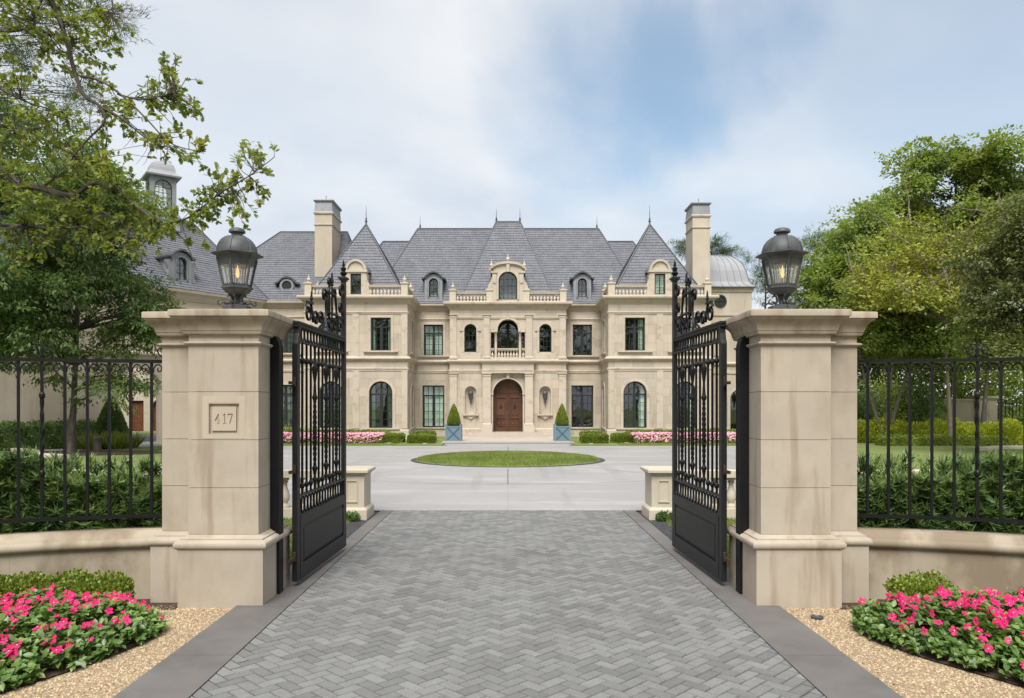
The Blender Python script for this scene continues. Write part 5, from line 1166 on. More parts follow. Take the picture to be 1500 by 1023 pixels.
# beds along the house front
for s in (-1, 1):
    side = 'left' if s < 0 else 'right'
    X = lambda a, b: sorted((s*a, s*b))
    for i, (a, b, y0, y1, d_) in enumerate(((4.62, 5.40, 33.0, 34.0, 'short boxwood hedge between pink flowers and path'), (3.2, 4.3, 32.5, 33.2, 'front boxwood hedge nearest the planter'), (3.3, 4.2, 33.9, 34.7, 'rear boxwood hedge under the recessed windows'))):
        hedge_box('boxwood_hedge', '%s, %s of the door' % (d_, side), *X(a, b), y0, y1, .03, .40 if i < 2 else .46, 7000, 'leaf_box', .045, 'boxwood hedges along the house')
    hedge_box('boxwood_hedge', 'long low boxwood hedge behind pink flowers under the %s pavilion' % side, *X(5.5, 11.6), 34.5, 35.3, .03, .5, 9000, 'leaf_box', .05, 'boxwood hedges along the house')
    t = thing('flower_bed', 'pale pink flower bed in front of the %s pavilion' % side, 'flowers', (s*8, 33.4, .03), group='pale pink flower beds by the house')
    n = 12000; U = rnd_in(rect(*X(5.45, 11.3), 32.55, 34.2), n); ey = np.minimum(U[:, 1]-32.55, 34.2-U[:, 1]); hh = .03+.38*np.clip(ey/.4, 0, 1)**.5*RNG.uniform(.6, 1, n)
    scatter('foliage', 'leaf_box', np.c_[U, hh*.9], rdir(n)+[0, -.3, .6], rdir(n)*.6+[0, -.3, 1], .07, T_LEAF, t, 1.5)
    n = 5200; U = rnd_in(rect(*X(5.45, 11.3), 32.55, 34.2), n); ey = np.minimum(U[:, 1]-32.55, 34.2-U[:, 1]); hh = .05+.40*np.clip(ey/.4, 0, 1)**.5*RNG.uniform(.85, 1, n)
    tag(scatter('blossoms', 'begonia', np.c_[U, hh], rdir(n)*[1, 1, .3], rdir(n)*.5+[0, -.5, 1], .085, T_OVAL, t, 2.2), kind='stuff')
    grass('grass', 'lawn edge before the %s pavilion' % side, rect(*X(4.6, 11), 31.25, 32.5), 9000, .035, .05)
def straps(name, label, x, y, z, r, n, l, m='leaf_mid', group=None):
    t = thing(name, label, 'plant', (x, y, z), group=group)
    a = RNG.random(n)*2*PI; rr = r*np.sqrt(RNG.random(n)); P = np.c_[x+rr*np.cos(a), y+rr*np.sin(a), np.full(n, z)]
    D = np.c_[np.cos(a), np.sin(a), RNG.uniform(.5, 2.2, n)]+rdir(n)*.3
    scatter('blades', m, P, D, -np.c_[np.cos(a), np.sin(a), np.zeros(n)]+[0, 0, .8], RNG.uniform(.6, 1.1, n)*l, T_BLADE, t, .1); return t
for i, px in enumerate((413, 424)): straps('strap_plant', ('broad' if i else 'narrow')+' clump of strap leaves under the left wing window', *at(px, 640, 35.8-i*.5)[:2], .04, .4, 130, .8, 'leaf_mid', 'strap plants by the left wing')
# -------- the dark hedges behind the railings
def podo(s):
    side = 'left' if s < 0 else 'right'
    t = thing('yew_hedge', 'dark needle-leaved hedge behind the %s railing' % side, 'hedge', (s*4.2, 7.4, 0), group='dark hedges behind the railings')
    n = 4200; u = RNG.random(n)*2.9+2.75; yb = 6.86-np.where(u > 3.05, .13*(u-3.05)+.12*(u-3.05)**2, 0)+.22
    dep = RNG.random(n)**1.5*.8; z = RNG.random(n)**.8*1.13+.02
    z = np.where(dep < .5, z*(.93+.10*np.sin(u*3.1)+.05*np.sin(u*9)), z)
    P = np.c_[s*u, yb+dep, z]
    ax = unit(np.c_[RNG.normal(0, .5, n), -np.clip(.9-dep, .1, 1), .45+z*.5])
    k = 22; idx = np.repeat(np.arange(n), k); N = n*k
    D = rdir(N); D = unit(D-ax[idx]*np.sum(D*ax[idx], 1, keepdims=True))*RNG.uniform(.5, 1.1, (N, 1))+ax[idx]*RNG.uniform(.25, .9, (N, 1))
    Pn = P[idx]+ax[idx]*RNG.uniform(-.05, .05, (N, 1)); new = (RNG.random(n) < .16+.34*(z > .8))[idx] & (RNG.random(N) < .8)
    L_ = RNG.uniform(.07, .125, N)
    scatter('foliage', 'leaf_podo', Pn[~new], D[~new], ax[idx][~new]+rdir((~new).sum())*.2, L_[~new], T_BLADE, t, .15)
    scatter('new_growth', 'leaf_podo_new', Pn[new], D[new], ax[idx][new]+rdir(new.sum())*.2, L_[new]*.85, T_BLADE, t, .13)
    st = MB()
    for i in range(60):
        x = 2.8+random.random()*3.4; y = 6.86-(.13*(x-3.05)+.12*(x-3.05)**2 if x > 3.05 else 0)+.35+random.random()*.5
        st.tube([(s*x, y, 0), (s*(x+random.gauss(0, .05)), y+random.gauss(0, .05), .5), (s*(x+random.gauss(0, .1)), y+random.gauss(0, .1), 1.0)], [.012, .009, .004], 5)
    tag(obj('stems', st, 'bark', t), kind='stuff')
podo(-1); podo(1)
# -------- low boxwood in front of the walls
hedge_box('boxwood_hedge', 'low clipped boxwood hedge between pink flowers and left wall', -4.9, -3.13, 6.07, 6.36, -.02, .28, 11000, 'leaf_box', .028, rough=.03)
hedge_box('boxwood_hedge', 'small boxwood clump at the foot of the right wall', 3.17, 3.55, 6.05, 6.38, -.02, .27, 3000, 'leaf_box', .028, rough=.035)
hedge_box('boxwood_hedge', 'clipped boxwood tuft at the foot of the left court pedestal', -2.62, -2.2, 11.05, 11.24, -.02, .12, 900, 'leaf_podo', .03); hedge_box('boxwood_hedge', 'clipped boxwood tuft at the foot of the right court pedestal', 2.2, 2.62, 11.05, 11.24, -.02, .12, 900, 'leaf_podo', .03)
# -------- vivid pink flower beds
def flower_mesh(seed):
    rn = random.Random(seed); b = MB()
    for k in range(5):
        a = 2*PI*k/5+rn.uniform(-.1, .1); ca, sa = math.cos(a), math.sin(a); up = rn.uniform(.05, .3)
        pts = [(.12, -.04), (.55, -.36), (.92, -.30), (1.0, 0), (.92, .30), (.55, .36), (.12, .04)]
        b.poly([((r*ca-q*sa), (r*sa+q*ca), up*r*r*.5-.12*abs(q)) for r, q in pts])
    return b.mesh('flower', 'petal')
FL = [flower_mesh(k) for k in range(5)]
eye_me = MB().lathe([(.14, .03), (.09, .09), (.02, .1)], n=8).mesh('flower_eye', 'petal_eye')
def vinca(s, bed, nf, seed):
    rn = random.Random(seed); side = 'left' if s < 0 else 'right'
    t = thing('flower_bed', 'bed of vivid pink flowers in green leaves, %s of the driveway' % side, 'flowers', (s*3.4, 5.3, 0), group='vivid pink flower beds at the gate')
    b = np.array(bed); cen = b.mean(0)
    def edge(P):
        d = np.full(len(P), 9.)
        for (x0, y0), (x1, y1) in zip(bed, bed[1:]+bed[:1]):
            A = np.array([x0, y0]); B = np.array([x1, y1])-A; tt = np.clip(((P-A)@B)/(B@B), 0, 1); d = np.minimum(d, np.linalg.norm(P-A-tt[:, None]*B, axis=1))
        return d
    H = lambda P: .05+.215*np.clip(edge(P)/.40, 0, 1)**.65+.022*np.sin(P[:, 0]*11+P[:, 1]*7)+.02*np.sin(P[:, 0]*19-P[:, 1]*15)
    # leaf whorls on stems
    n = 2600; U = rnd_in(bed, n); U += (U-cen)*.0; h = H(U)*np.where(RNG.random(n) < .5, RNG.uniform(.85, 1.06, n), RNG.uniform(.2, .9, n))
    e = edge(U); dirc = unit(np.c_[U-cen, np.zeros(n)]); k = 9; idx = np.repeat(np.arange(n), k); N = n*k; a = RNG.random(N)*2*PI
    ax = unit(np.c_[RNG.normal(0, .25, (n, 2)), np.ones(n)]+np.where(e < .22, 1, 0)[:, None]*np.c_[-np.gradient(U[:, 0])*0, -np.ones(n)*.7, np.zeros(n)])
    D = rdir(N); D = unit(D-ax[idx]*np.sum(D*ax[idx], 1, keepdims=True)); D = D+ax[idx]*RNG.uniform(-.25, .65, (N, 1))
    P = np.c_[U, h][idx]+ax[idx]*RNG.uniform(-.045, .03, (N, 1)); P[:, 2] = np.maximum(P[:, 2], .012)
    scatter('foliage', 'leaf_vinca', P, D, ax[idx]+rdir(N)*.25, RNG.uniform(.034, .068, N), T_OVAL, t, 1.15)
    st = MB()
    for i in range(260):
        x, y, hh = U[i, 0], U[i, 1], h[i]; st.tube([(x+rn.gauss(0, .02), y+rn.gauss(0, .02), -.02), (x, y, hh)], .003, 4)
    tag(obj('stems', st, 'leaf_vinca', t), kind='stuff')
    c = 0; pts = []
    while c < nf:
        p = rnd_in(bed, 1)[0]; m = rn.choice((1, 1, 1, 2, 3))
        if abs(p[0]) > .72*p[1] or edge(p[None])[0] < .03: continue
        for _ in range(m): pts.append((p[0]+rn.gauss(0, .035), p[1]+rn.gauss(0, .035))); c += 1
    pts = np.array(pts); pts = pts[inpoly(pts, bed)]; hz = H(pts)
    for (x, y), z in zip(pts, hz):
        f = bpy.data.objects.new('flower', rn.choice(FL)); C.objects.link(f); f.parent = t; sz = rn.choice((rn.uniform(.014, .024), rn.uniform(.026, .036), rn.uniform(.026, .036)))
        f.location = Vector((x, y, z+rn.uniform(.012, .045)))-ORG[t.name]; f.rotation_euler = (R(rn.uniform(20, 75)), R(rn.gauss(0, 22)), rn.uniform(-.6, .6)); f.scale = (sz,)*3
        if rn.random() < .35:
            ey = bpy.data.objects.new('flower_eye', eye_me); C.objects.link(ey); ey.parent = f
vinca(-1, BED_L, 225, 3); vinca(1, BED_R, 225, 5)

# ================================================================== trees
def limb(mb, a, b, r0, r1, n=6, sag=.12, sides=6):
    a, b = Vector(a), Vector(b); l = (b-a).length; j1 = Vector((random.gauss(0, 1), random.gauss(0, 1), random.gauss(0, .6)))*l*.07; pts = []
    for k in range(n+1):
        t = k/n; p = a.lerp(b, t)+j1*math.sin(PI*t)+Vector((0, 0, l*sag*math.sin(PI*t)))+Vector((random.gauss(0, 1), random.gauss(0, 1), random.gauss(0, 1)))*l*.012; pts.append(p)
    mb.tube(pts, [r0+(r1-r0)*k/n for k in range(n+1)], sides); return pts
TREES = [0]
def tree(name, label, base, rt, ells, ncl, lpc, ls, leaf, bark='bark', group=None, spread=.5, flat=.6, tpl=T_LEAF, wid=1.2, fork=.35, bare=0, stems=1, hang=0., shell=.55, lean=0, knobs=4):
    global RNG
    TREES[0] += 1; RNG = np.random.default_rng(100+TREES[0]); random.seed(100+TREES[0])
    bx, by, bz = base; t = thing(name, label, 'tree', base, group=group)
    top = max(e[2]+e[5]*.6 for e in ells); zf = bz+(top-bz)*fork; cx = bx+(sum(e[0] for e in ells)/len(ells)-bx)*.45; cy = by+(sum(e[1] for e in ells)/len(ells)-by)*.45
    tr = MB(); nodes = []
    for k in range(stems):
        a = 2*PI*k/max(1, stems)+.4; off = Vector((math.cos(a), math.sin(a)*.6, 0))*(rt*1.1 if stems > 1 else 0)
        r = rt if stems == 1 else rt*.6
        st = [Vector((bx, by, bz-.1))+off*.5, Vector((bx, by, bz+.25))+off*.7, Vector((bx+(cx-bx)*.1, by+(cy-by)*.1, (bz+zf)/2))+off*3, Vector((bx+(cx-bx)*.35, by+(cy-by)*.35, zf))+off*6, Vector((cx+off.x*8, cy+off.y*8, top*.78+bz*.22)), Vector((cx+off.x*9, cy+off.y*9, top))]
        pts = ocurve([tuple(p) for p in st], 5); m = len(pts); tr.tube(pts, [r*(1.5-.5*min(1, i/4))*(1-.93*i/m) for i in range(m)], 9); nodes += [(Vector(p), r*(1-.9*i/m)) for i, p in enumerate(pts) if i > m*.42]
    tk = obj('trunk', tr, bark, t, True); bt = MB()
    for e in list(ells):
        for _ in range(knobs):
            d_ = rdir(1)[0]; d_[2] = abs(d_[2])*.9+.05; k_ = RNG.uniform(.28, .46); ells = ells+[(e[0]+d_[0]*e[3], e[1]+d_[1]*e[4], e[2]+d_[2]*e[5], e[3]*k_, e[4]*k_, e[5]*k_)]
    W_ = np.array([(e[3]*e[4]*e[5])**(2/3) for e in ells]); cnt = np.maximum(1, (W_/W_.sum()*ncl).astype(int)); cl = []
    for e, k in zip(ells, cnt):
        d = rdir(k); d[:, 2] = np.where(d[:, 2] < -.5, -d[:, 2]*.6, d[:, 2]); rr = shell+(1-shell)*RNG.random((k, 1))**.6
        cl.append(np.array(e[:3])+d*rr*np.array(e[3:6]))
    cl = np.concatenate(cl)
    for c in cl:
        cv = Vector(c); q = min(nodes, key=lambda nd_: (nd_[0]-cv).length+max(0, nd_[0].z-cv.z+.3)*1.5)
        limb(bt, q[0], cv, max(.012, q[1]*.38), .008, 5, .06, 5)
    for i in range(bare):
        c = cl[RNG.integers(len(cl))]; d = rdir(1)[0]; d[2] = abs(d[2]); q = Vector(c); 
        pts = limb(bt, q, q+Vector(d)*RNG.uniform(1.0, 2.4), .03, .006, 5, .05, 4)
        for _ in range(3): limb(bt, pts[3], pts[3]+Vector(rdir(1)[0])*.6, .009, .003, 4, .05, 4)
    obj('branches', bt, bark, t)
    n = len(cl)*lpc; idx = np.repeat(np.arange(len(cl)), lpc); sz = RNG.uniform(.65, 1.25, len(cl))
    # leaves gather on little sprays inside each clump
    ns = 9; sp = RNG.normal(size=(len(cl), ns, 3))*[1, 1, flat]*spread*sz[:, None, None]; w_ = RNG.integers(0, ns, n)
    off = sp[idx, w_]+RNG.normal(size=(n, 3))*[1, 1, .55]*spread*.36; off[:, 2] -= hang*np.hypot(off[:, 0], off[:, 1])
    P = cl[idx]+off
    D = unit(off)+rdir(n)*.8+[0, 0, -.15-hang]; Z = rdir(n)*.55+[0, 0, 1]+unit(off)*.4
    scatter('crown', leaf, P, D, Z, RNG.uniform(.65, 1.3, n)*ls, tpl, t, wid); return t
def ell(px, py, d, rx, ry, rd=None, dd=0):
    c = at(px, py, d); k = d/F; return (c.x, c.y+dd, c.z, rx*k, (rd if rd else (rx+ry)/2)*k, ry*k)
g = lambda px, d: (at(px, 0, d).x, d, .0)
tree('shade_tree', 'dense dark green tree on the lawn behind the left railing', g(104, 26), .2, [ell(110, 455, 26, 128, 95), ell(130, 330, 26, 95, 95), ell(200, 490, 26.5, 35, 50), ell(45, 510, 25.5, 55, 50), ell(190, 560, 25.5, 40, 22), ell(130, 265, 26, 45, 40)], 230, 330, .15, 'leaf_dark', spread=.45, fork=.22, hang=.3, wid=.8, knobs=1)
tree('backdrop_tree', 'tall shadowy tree at the left edge behind the shade tree', (-24.5, 31, 0), .28, [ell(-20, 340, 31, 120, 150), ell(-20, 210, 31, 110, 80), ell(40, 300, 31.5, 60, 60)], 130, 300, .18, 'leaf_dark', group='tall trees left of the house', spread=.7)
# right-hand garden
RG = 'trees in the right garden'
tree('garden_tree', 'tallest bright green tree rising at the right', g(1405, 50), .35, [ell(1395, 265, 50, 68, 62), ell(1320, 322, 50, 56, 48), ell(1462, 300, 50, 50, 66), ell(1400, 370, 50, 110, 70), ell(1510, 330, 50, 50, 70), ell(1285, 400, 51, 55, 50)], 340, 190, .24, 'leaf_mid', group=RG, spread=.58, hang=.1, shell=.45)
tree('garden_tree', 'yellowing thin tree with bare grey twigs at the right', g(1392, 31), .13, [ell(1340, 395, 31, 60, 55), ell(1405, 410, 31, 62, 70), ell(1455, 385, 30, 50, 60), ell(1340, 450, 30, 70, 35), ell(1290, 430, 31, 40, 40)], 130, 140, .15, 'leaf_yellow', 'bark_pale', RG, .5, .45, bare=70)
tree('garden_tree', 'dark green tree filling in behind the right lantern', g(1262, 44), .2, [ell(1235, 395, 44, 48, 40), ell(1275, 370, 45, 45, 45), ell(1300, 460, 43, 80, 60), ell(1215, 445, 44, 42, 40), ell(1370, 470, 42, 80, 60)], 260, 200, .21, 'leaf_mid', group=RG, spread=.65)
tree('garden_tree', 'tree with forked pale trunk behind the lime shrubs', g(1297, 33), .17, [ell(1290, 505, 33, 60, 38), ell(1350, 515, 32, 60, 40), ell(1310, 450, 33, 60, 35)], 170, 230, .14, 'leaf_mid', 'bark_pale', RG, .45, fork=.5, stems=3)
tree('garden_tree', 'grey olive leaved tree at the right edge', (at(1530, 0, 24).x, 24, 0), .22, [ell(1500, 420, 24, 50, 95), ell(1560, 380, 24, 90, 130), ell(1490, 500, 24, 55, 40), ell(1440, 485, 25, 35, 45)], 140, 300, .115, 'leaf_olive', group=RG, spread=.36)
tree('garden_tree', 'leafy green tree over the garden wall at the right', g(1440, 37), .2, [ell(1430, 500, 37, 90, 45), ell(1490, 515, 38, 60, 35)], 80, 220, .17, 'leaf_mid', group=RG, spread=.55)
T_NEED = (np.array([(-.5, 0, 0), (.5, 0, 0), (0, 1, .1)], float), [(0, 1, 2)])
pine = lambda label, base, ells, ncl, **k: tree('pine_tree', label, base, .22, ells, ncl, k.pop('lpc', 300), k.pop('ls', .32), 'leaf_pine', 'bark', 'pine trees', k.pop('spread', .55), .4, T_NEED, .10, fork=.6, **k)
pine('pine tree showing left of the right lantern', g(1118, 57), [ell(1116, 408, 57, 20, 32), ell(1135, 430, 57, 24, 26)], 22)
pine('pine tree between the right lantern and dark tree', g(1188, 58), [ell(1190, 370, 58, 30, 18), ell(1215, 362, 58, 26, 14), ell(1180, 410, 58, 34, 26), ell(1210, 440, 57, 40, 22)], 46)
pine('pine tops showing beside the right chimney', (at(1048, 0, 66).x, 66, 0), [ell(1002, 368, 66, 11, 14), ell(1046, 362, 66, 10, 10), ell(1062, 374, 66, 18, 8)], 24)
pine('tall airy pine tree high at the left edge', (-20, 20, 0), [ell(40, 170, 21, 95, 22), ell(110, 150, 21, 45, 16), ell(-20, 90, 21, 90, 50), ell(150, 35, 20.5, 40, 30), ell(20, 20, 21, 80, 30)], 75, lpc=260, ls=.16, spread=.3)
# street trees behind the camera, seen only as reflections in the panes
for i, (x, y) in enumerate(((-17, -19), (-6, -21), (5, -19), (16, -21))):
    h = 17+2*math.sin(i*2.1); tree('street_tree', 'street tree mirrored in the windows, %s of four from the left' % ['first', 'second', 'third', 'last'][i], (x, y, 0), .25, [(x, y, h*.45, 4.6, 3.6, 4.2), (x+1, y, h*.75, 3.6, 3.0, 3.6)], 60, 100, .5, 'leaf_dark', group='street trees behind the viewer', spread=.9)
RNG = np.random.default_rng(5); random.seed(5)
# -------- foreground oak whose branches reach in from the left
ok = thing('oak_tree', 'oak with yellow-green lobed leaves reaching in from the upper left', 'tree', (-10.2, 10.2, 0))
def pl(pts): return ocurve([tuple(at(*p)) for p in pts], 5)
trunk = [(-10.2, 10.2, -.1), (-10.15, 10.2, .4), (-10.0, 10.1, 2.4), (-9.8, 10.0, 4.4), (-9.9, 9.9, 7.0), (-10.1, 9.8, 9.6)]
tp = ocurve(trunk, 6); obj('trunk', MB().tube(tp, [.42-.30*i/len(tp) for i in range(len(tp))], 12), 'bark', ok, True)
LIMBS = [
 ([(-345, 120, 9.95), (-150, 190, 9.6), (0, 252, 9.3), (28, 270, 9.25), (60, 276, 9.2), (105, 287, 9.2), (138, 268, 9.2), (165, 280, 9.15), (205, 306, 9.1), (240, 335, 9.05)], .062, .010),
 ([(-345, -120, 9.85), (-150, -130, 9.6), (30, -60, 9.2), (76, 5, 9.0), (98, 62, 8.95), (107, 98, 8.95), (122, 138, 8.9), (145, 155, 8.9), (153, 178, 8.9), (128, 205, 8.9), (108, 228, 8.9)], .042, .008),
 ([(118, 112, 8.95), (140, 116, 8.9), (160, 126, 8.9), (190, 150, 8.85), (215, 175, 8.8), (250, 210, 8.8), (290, 222, 8.75)], .017, .005),
 ([(148, 157, 8.9), (180, 175, 8.9), (210, 200, 8.9), (235, 215, 8.85)], .015, .005), ([(172, 138, 8.9), (205, 146, 8.9), (240, 140, 8.85), (262, 130, 8.8)], .012, .004),
 ([(235, 330, 9.05), (276, 319, 9.0), (320, 285, 8.95), (365, 258, 8.9), (400, 232, 8.85)], .014, .004), ([(205, 306, 9.1), (232, 328, 9), (268, 350, 8.95), (290, 400, 8.9)], .012, .003),
 ([(-180, -40, 9.5), (-60, 20, 9.3), (0, 45, 9.2), (50, 42, 9.1), (95, 60, 9.0)], .04, .008), ([(70, -20, 9.0), (50, 30, 9), (62, 60, 9), (70, 75, 9)], .02, .006), ([(-345, 300, 9.95), (-150, 330, 9.7), (0, 330, 9.5), (80, 335, 9.4), (150, 330, 9.3)], .04, .006),
 ([(60, 276, 9.2), (100, 250, 9.3), (150, 235, 9.3)], .015, .005), ([(105, 287, 9.2), (150, 310, 9.1), (190, 335, 9.0)], .015, .005), ([(0, 130, 9.2), (40, 150, 9.1), (90, 165, 9.0)], .015, .004), ([(-150, -130, 9.6), (40, -90, 9.3), (150, -20, 9.1), (165, 20, 9.1)], .025, .006), ([(-150, 190, 9.6), (-40, 180, 9.5), (30, 190, 9.4), (70, 185, 9.3)], .03, .006)]
NODES = []
for pts, r0, r1 in LIMBS:
    p = pl(pts); m = len(p); obj('limb', MB().tube(p, [r0+(r1-r0)*i/m for i in range(m)], 7), 'bark', ok, True); NODES += [Vector(q) for q in p]
CL = [(238, 150, 26, 1), (268, 150, 26, 1), (255, 128, 22, .8), (225, 135, 18, .7), (248, 92, 16, .8), (285, 160, 12, .5), (205, 185, 34, 1), (240, 205, 30, 1.1), (265, 222, 22, .8), (178, 165, 24, .6), (298, 212, 10, .5), (160, 190, 26, .7),
      (384, 236, 18, 1), (368, 222, 16, .9), (345, 262, 20, .9), (378, 275, 16, .8), (318, 258, 18, .7), (308, 285, 26, 1), (335, 295, 16, .7), (285, 305, 26, 1), (262, 320, 26, .9), (240, 330, 24, .9), (352, 318, 16, .6), (300, 325, 22, .5),
      (30, 20, 45, 1.6), (90, 25, 45, 1.7), (140, 45, 40, 1.5), (120, 5, 45, 1.5), (60, 60, 40, 1.3), (150, 75, 26, .8), (20, 105, 30, 1), (100, 80, 30, .8), (18, 165, 36, 1.4), (45, 195, 36, 1.3), (15, 220, 34, 1.3), (80, 200, 30, .8), (130, 110, 24, .8), (95, 180, 20, .5),
      (25, 265, 36, 1.3), (70, 250, 36, 1.1), (120, 245, 34, .9), (160, 255, 34, 1), (20, 310, 40, 1.5), (70, 315, 40, 1.5), (120, 310, 38, 1.4), (165, 310, 36, 1.3), (205, 325, 32, 1.1), (185, 285, 30, 1), (145, 335, 32, 1.1), (90, 345, 32, 1.0), (40, 350, 34, 1.0), (225, 350, 22, .7), (180, 360, 24, .6), (110, 220, 26, .7), (5, 370, 34, .9),
      (-60, 20, 60, 1.3), (-70, 120, 60, 1.2), (-60, 230, 60, 1.3), (-60, 320, 60, 1.3), (-160, 80, 90, 1.6), (-180, 230, 90, 1.6), (40, -50, 60, 1.2), (130, -50, 60, 1.2), (-50, -70, 80, 1.4), (-280, 0, 110, 1.6), (-300, 200, 100, 1.4)]
tw = MB(); LP = []; LD = []
for (px, py, r, dn) in CL:
    c = at(px, py, 9.1+random.uniform(-.35, .35)); k = 9.1/F; q = min(NODES, key=lambda v: (v-c).length)
    for i in range(int(7+r*.22*dn)):
        e = c+Vector((random.gauss(0, .62)*r*k, random.gauss(0, .8)*r*k, random.gauss(0, .58)*r*k)); q2 = q if random.random() < .6 else min(NODES, key=lambda v: (v-e).length)
        pts = limb(tw, q2, e, .0055, .0022, 6, random.uniform(-.03, .08), 4)
        for a, b in zip(pts[2:], pts[3:]):
            for _ in range(random.choice((0, 0, 1, 2))): LP.append(a.lerp(b, random.random())); LD.append((b-a).normalized())
        d = (pts[-1]-pts[-2]).normalized(); nl = random.randint(6, 10)
        for _ in range(nl): LP.append(pts[-1]-d*random.uniform(-.01, .08)); LD.append(d)
LP, LD = np.array([tuple(v) for v in LP]), np.array([tuple(v) for v in LD]); n = len(LP)
D = LD*.7+rdir(n)*.95+[0, 0, -.12]
scatter('crown', 'leaf_oak', LP, D, rdir(n)*.7+[0, -.15, .9], RNG.uniform(.045, .095, n), T_OAK, ok, .95)
tag(obj('twigs', tw, 'bark', ok), kind='stuff')
bt = MB()
for i in range(60):
    c = at(random.uniform(160, 215) if i < 26 else random.uniform(110, 240), random.uniform(0, 50) if i < 26 else random.uniform(160, 260), 9.0); q = min(NODES, key=lambda v: (v-c).length)
    limb(bt, q if i >= 26 else at(150, 15, 9.0), c, .004, .0015, 6, -.06, 4)
tag(obj('bare_twigs', bt, 'bark', ok), kind='stuff')

# ================================================================== left and right gardens
Tw = Tr(AW.x, AW.y, aw_deg)
hedge_box('garden_hedge', 'dark evergreen hedge along the angled left wing', -15.5, -8.3, -1.7, -.8, .03, .95, 22000, 'leaf_dark', .09, T=Tw, rough=.09)
p = at(163, 645, 30.3); topiary('topiary_cone', 'tall dark clipped cone beside the archway of the left wing', p.x, 30.3, .05, .62, 2.0, 22000, 'leaf_dark', .065)
for i, (px, d) in enumerate(((118, 28.6), (135, 28.2), (152, 28.8), (168, 28.4), (184, 29.0), (192, 29.4))):
    straps('strap_plant', 'strap-leaved clump, number %s from the left, in front of the tall dark cone' % ['one', 'two', 'three', 'four', 'five', 'six'][i], at(px, 0, d).x, d, .03, .25, 90, .75, 'leaf_mid', 'strap plants before the left wing')
sheet('mulch_ring', 'mulch', blob(at(125, 0, 26).x, 26.1, 2.6, 1.3), .05)
tag(obj('garden_stump', MB().lathe([(.12, 0), (.13, .2), (.1, .35), (.16, .5), (.06, .6)], (at(143, 0, 26.5).x, 26.5, .03), 10), 'bark', smooth=True), 'small dark stone urn on the lawn right of the shade tree', 'urn')
tag(obj('lawn', MB().box(-30, -9.5, 13.5, 26.4, -.05, .03), 'lawn'), kind='structure'); tag(obj('lawn', MB().box(-17.5, -12.9, 26.3, 31, -.05, .0352), 'lawn'), kind='structure'); tag(obj('lawn', MB().box(9.5, 40, 13.5, 33.5, -.05, .03), 'lawn'), kind='structure')
def kerb(label, pts, w=.35, h=.14): 
    o = obj('garden_kerb', MB().sweep(pts, [(-w/2, -.05), (w/2, -.05), (w/2, h-.02), (w/2-.03, h), (-w/2+.03, h), (-w/2, h-.02), (-w/2, -.05)]), 'white_stone', smooth=False); tag(o, label, 'kerb')
c0_ = at(0, 0, 25.5)
kerb('pale curved stone kerb on the lawn at the left edge', [(-21.5, 27.5), (-19.5, 27.6), (-17.9, 27.3), (-16.6, 26.4), (-15.2, 24.4), (-13.8, 23.6)]); kerb('pale curved stone kerb on the lawn at the right edge', [(17.2, 27.4), (18.4, 28.6), (20.2, 28.9), (23, 28.2)])
# lime shrubs, hedge and wall at the right
for i in range(9):
    px = 1262+i*27; d = 33.5-.25*i; p = at(px, 0, d); n = 2600; r = .75+.15*math.sin(i*2.3)
    t = thing('lime_shrub', 'lime-green shrub, %s from the right pier in the garden row' % ['first', 'second', 'third', 'fourth', 'fifth', 'sixth', 'seventh', 'eighth', 'ninth'][i], 'shrub', (p.x, d, 0), group='lime-green shrubs in the right garden')
    u = rdir(n); u[:, 2] = np.abs(u[:, 2]); q = u*RNG.uniform(.55, 1.05, (n, 1))*[r, r*.8, .95+.1*math.sin(i*1.7)]
    scatter('foliage', 'leaf_lime', q+[p.x, d, .03], u+rdir(n)*.7+[0, 0, .5], rdir(n)*.6+[0, -.2, 1], RNG.uniform(.07, .13, n), T_LEAF, t, 1.1)
    st = MB()
    for k in range(12): a = random.random()*6.28; st.tube([(p.x, d, 0), (p.x+.5*math.cos(a), d+.4*math.sin(a), .7)], [.02, .006], 4)
    obj('stems', st, 'bark', t)
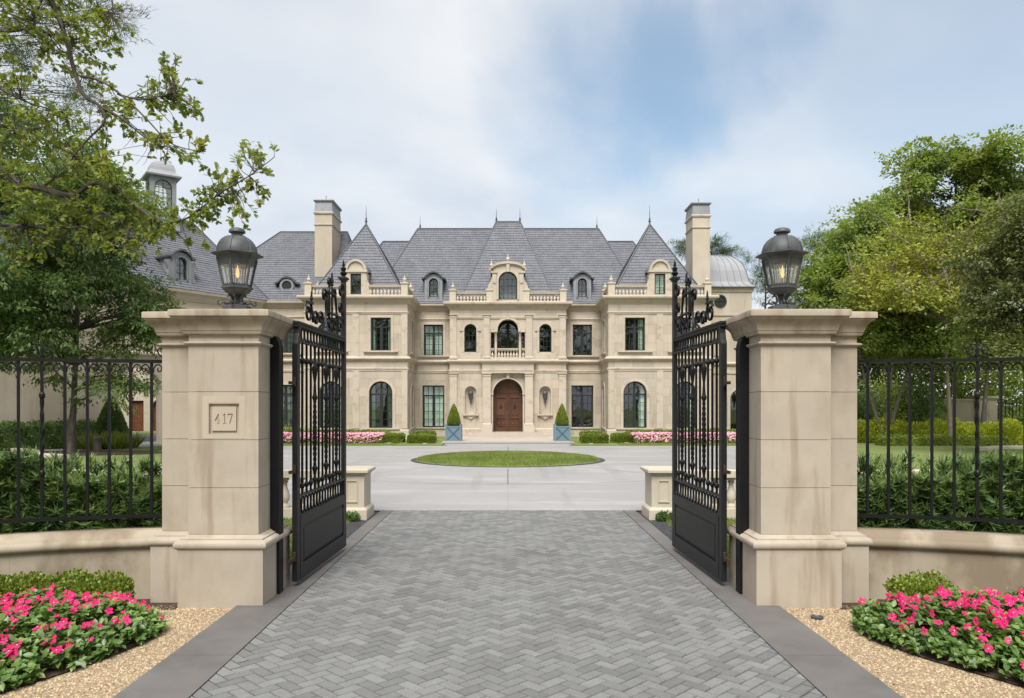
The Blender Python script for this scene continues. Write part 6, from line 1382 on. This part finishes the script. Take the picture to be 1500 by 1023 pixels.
for i, (px, d, r, h, m_) in enumerate(((1262, 38.5, 1.3, 2.6, 'leaf_dark'), (1300, 39.5, 1.5, 3.1, 'leaf_mid'), (1342, 39, 1.3, 3.0, 'leaf_dark'), (1362, 40.2, 1.0, 2.2, 'leaf_mid'))):
    p = at(px, 0, d); n = 5200
    t = thing('garden_shrub', '%s bushy shrub before the garden wall, %s from the right pier' % ('dark' if m_ == 'leaf_dark' else 'mid-green', ['first', 'second', 'third', 'fourth'][i]), 'shrub', (p.x, d, 0), group='bushy shrubs before the garden wall')
    u = rdir(n); u[:, 2] = np.abs(u[:, 2]); q = u*RNG.uniform(.45, 1.08, (n, 1))*[r, r*.8, h]*(1+.18*np.sin(u[:, :1]*9+i)*np.sin(u[:, 2:]*8))
    scatter('foliage', m_, q+[p.x, d, .03], u+rdir(n)*.8, rdir(n)*.6+[0, -.3, .9], RNG.uniform(.1, .18, n), T_LEAF, t, 1.1)
    st = MB()
    for k in range(9): a = random.random()*6.28; st.tube([(p.x, d, 0), (p.x+r*.6*math.cos(a), d+r*.5*math.sin(a), h*.8)], [.03, .008], 5)
    tag(obj('stems', st, 'bark', t), kind='stuff')
hedge_box('garden_hedge', 'low dark hedge in front of the lime shrubs', 15.2, 20.2, 30.6, 31.3, .0, .40, 7000, 'leaf_box', .06, rough=.04)
hedge_box('garden_hedge', 'clipped dark hedge block at the right edge', 22.8, 26, 33.0, 34.2, .0, 1.15, 12000, 'leaf_dark', .08, rough=.05)
hedge_box('garden_hedge', 'tall dark hedge behind the cream garden wall', 14.5, 34, 44.0, 47.0, .0, 5.0, 42000, 'leaf_mid', .2, rough=.5, core=False)
hedge_box('garden_hedge', 'tall dark evergreen screen at the far left', -44, -26, 34.0, 36.0, .0, 6.5, 26000, 'leaf_dark', .22, rough=.45, core=False)
gw = thing('garden_wall', 'cream garden wall with end pier at the right', 'wall', (23, 42, 0))
x1 = at(1428, 0, 42).x; x2 = at(1472, 0, 42).x
obj('panel', MB().box(16.0, x1, 42, 42.3, -.05, 1.92), 'plaster', gw); obj('coping', MB().box(15.95, x1, 41.93, 42.37, 1.92, 2.02), 'plaster', gw)
obj('pier', MB().box(x1, x2-.55, 41.8, 42.6, -.05, 2.05), 'plaster', gw); obj('pier_cap', MB().box(x1-.1, x2-.4, 41.7, 42.7, 2.05, 2.17), 'plaster', gw)
gf = thing('garden_railing', 'dark iron railing beside the cream garden wall pier', 'railing', (x2+1, 42.2, 0))
obj('top_rail', MB().box(x2-.55, x2+3, 42.18, 42.22, 1.75, 1.8), 'iron', gf)
for k in range(16): piece('picket', 'iron', gf, x2-.45+k*.2, x2-.42+k*.2, 42.185, 42.215, 0, 1.95)
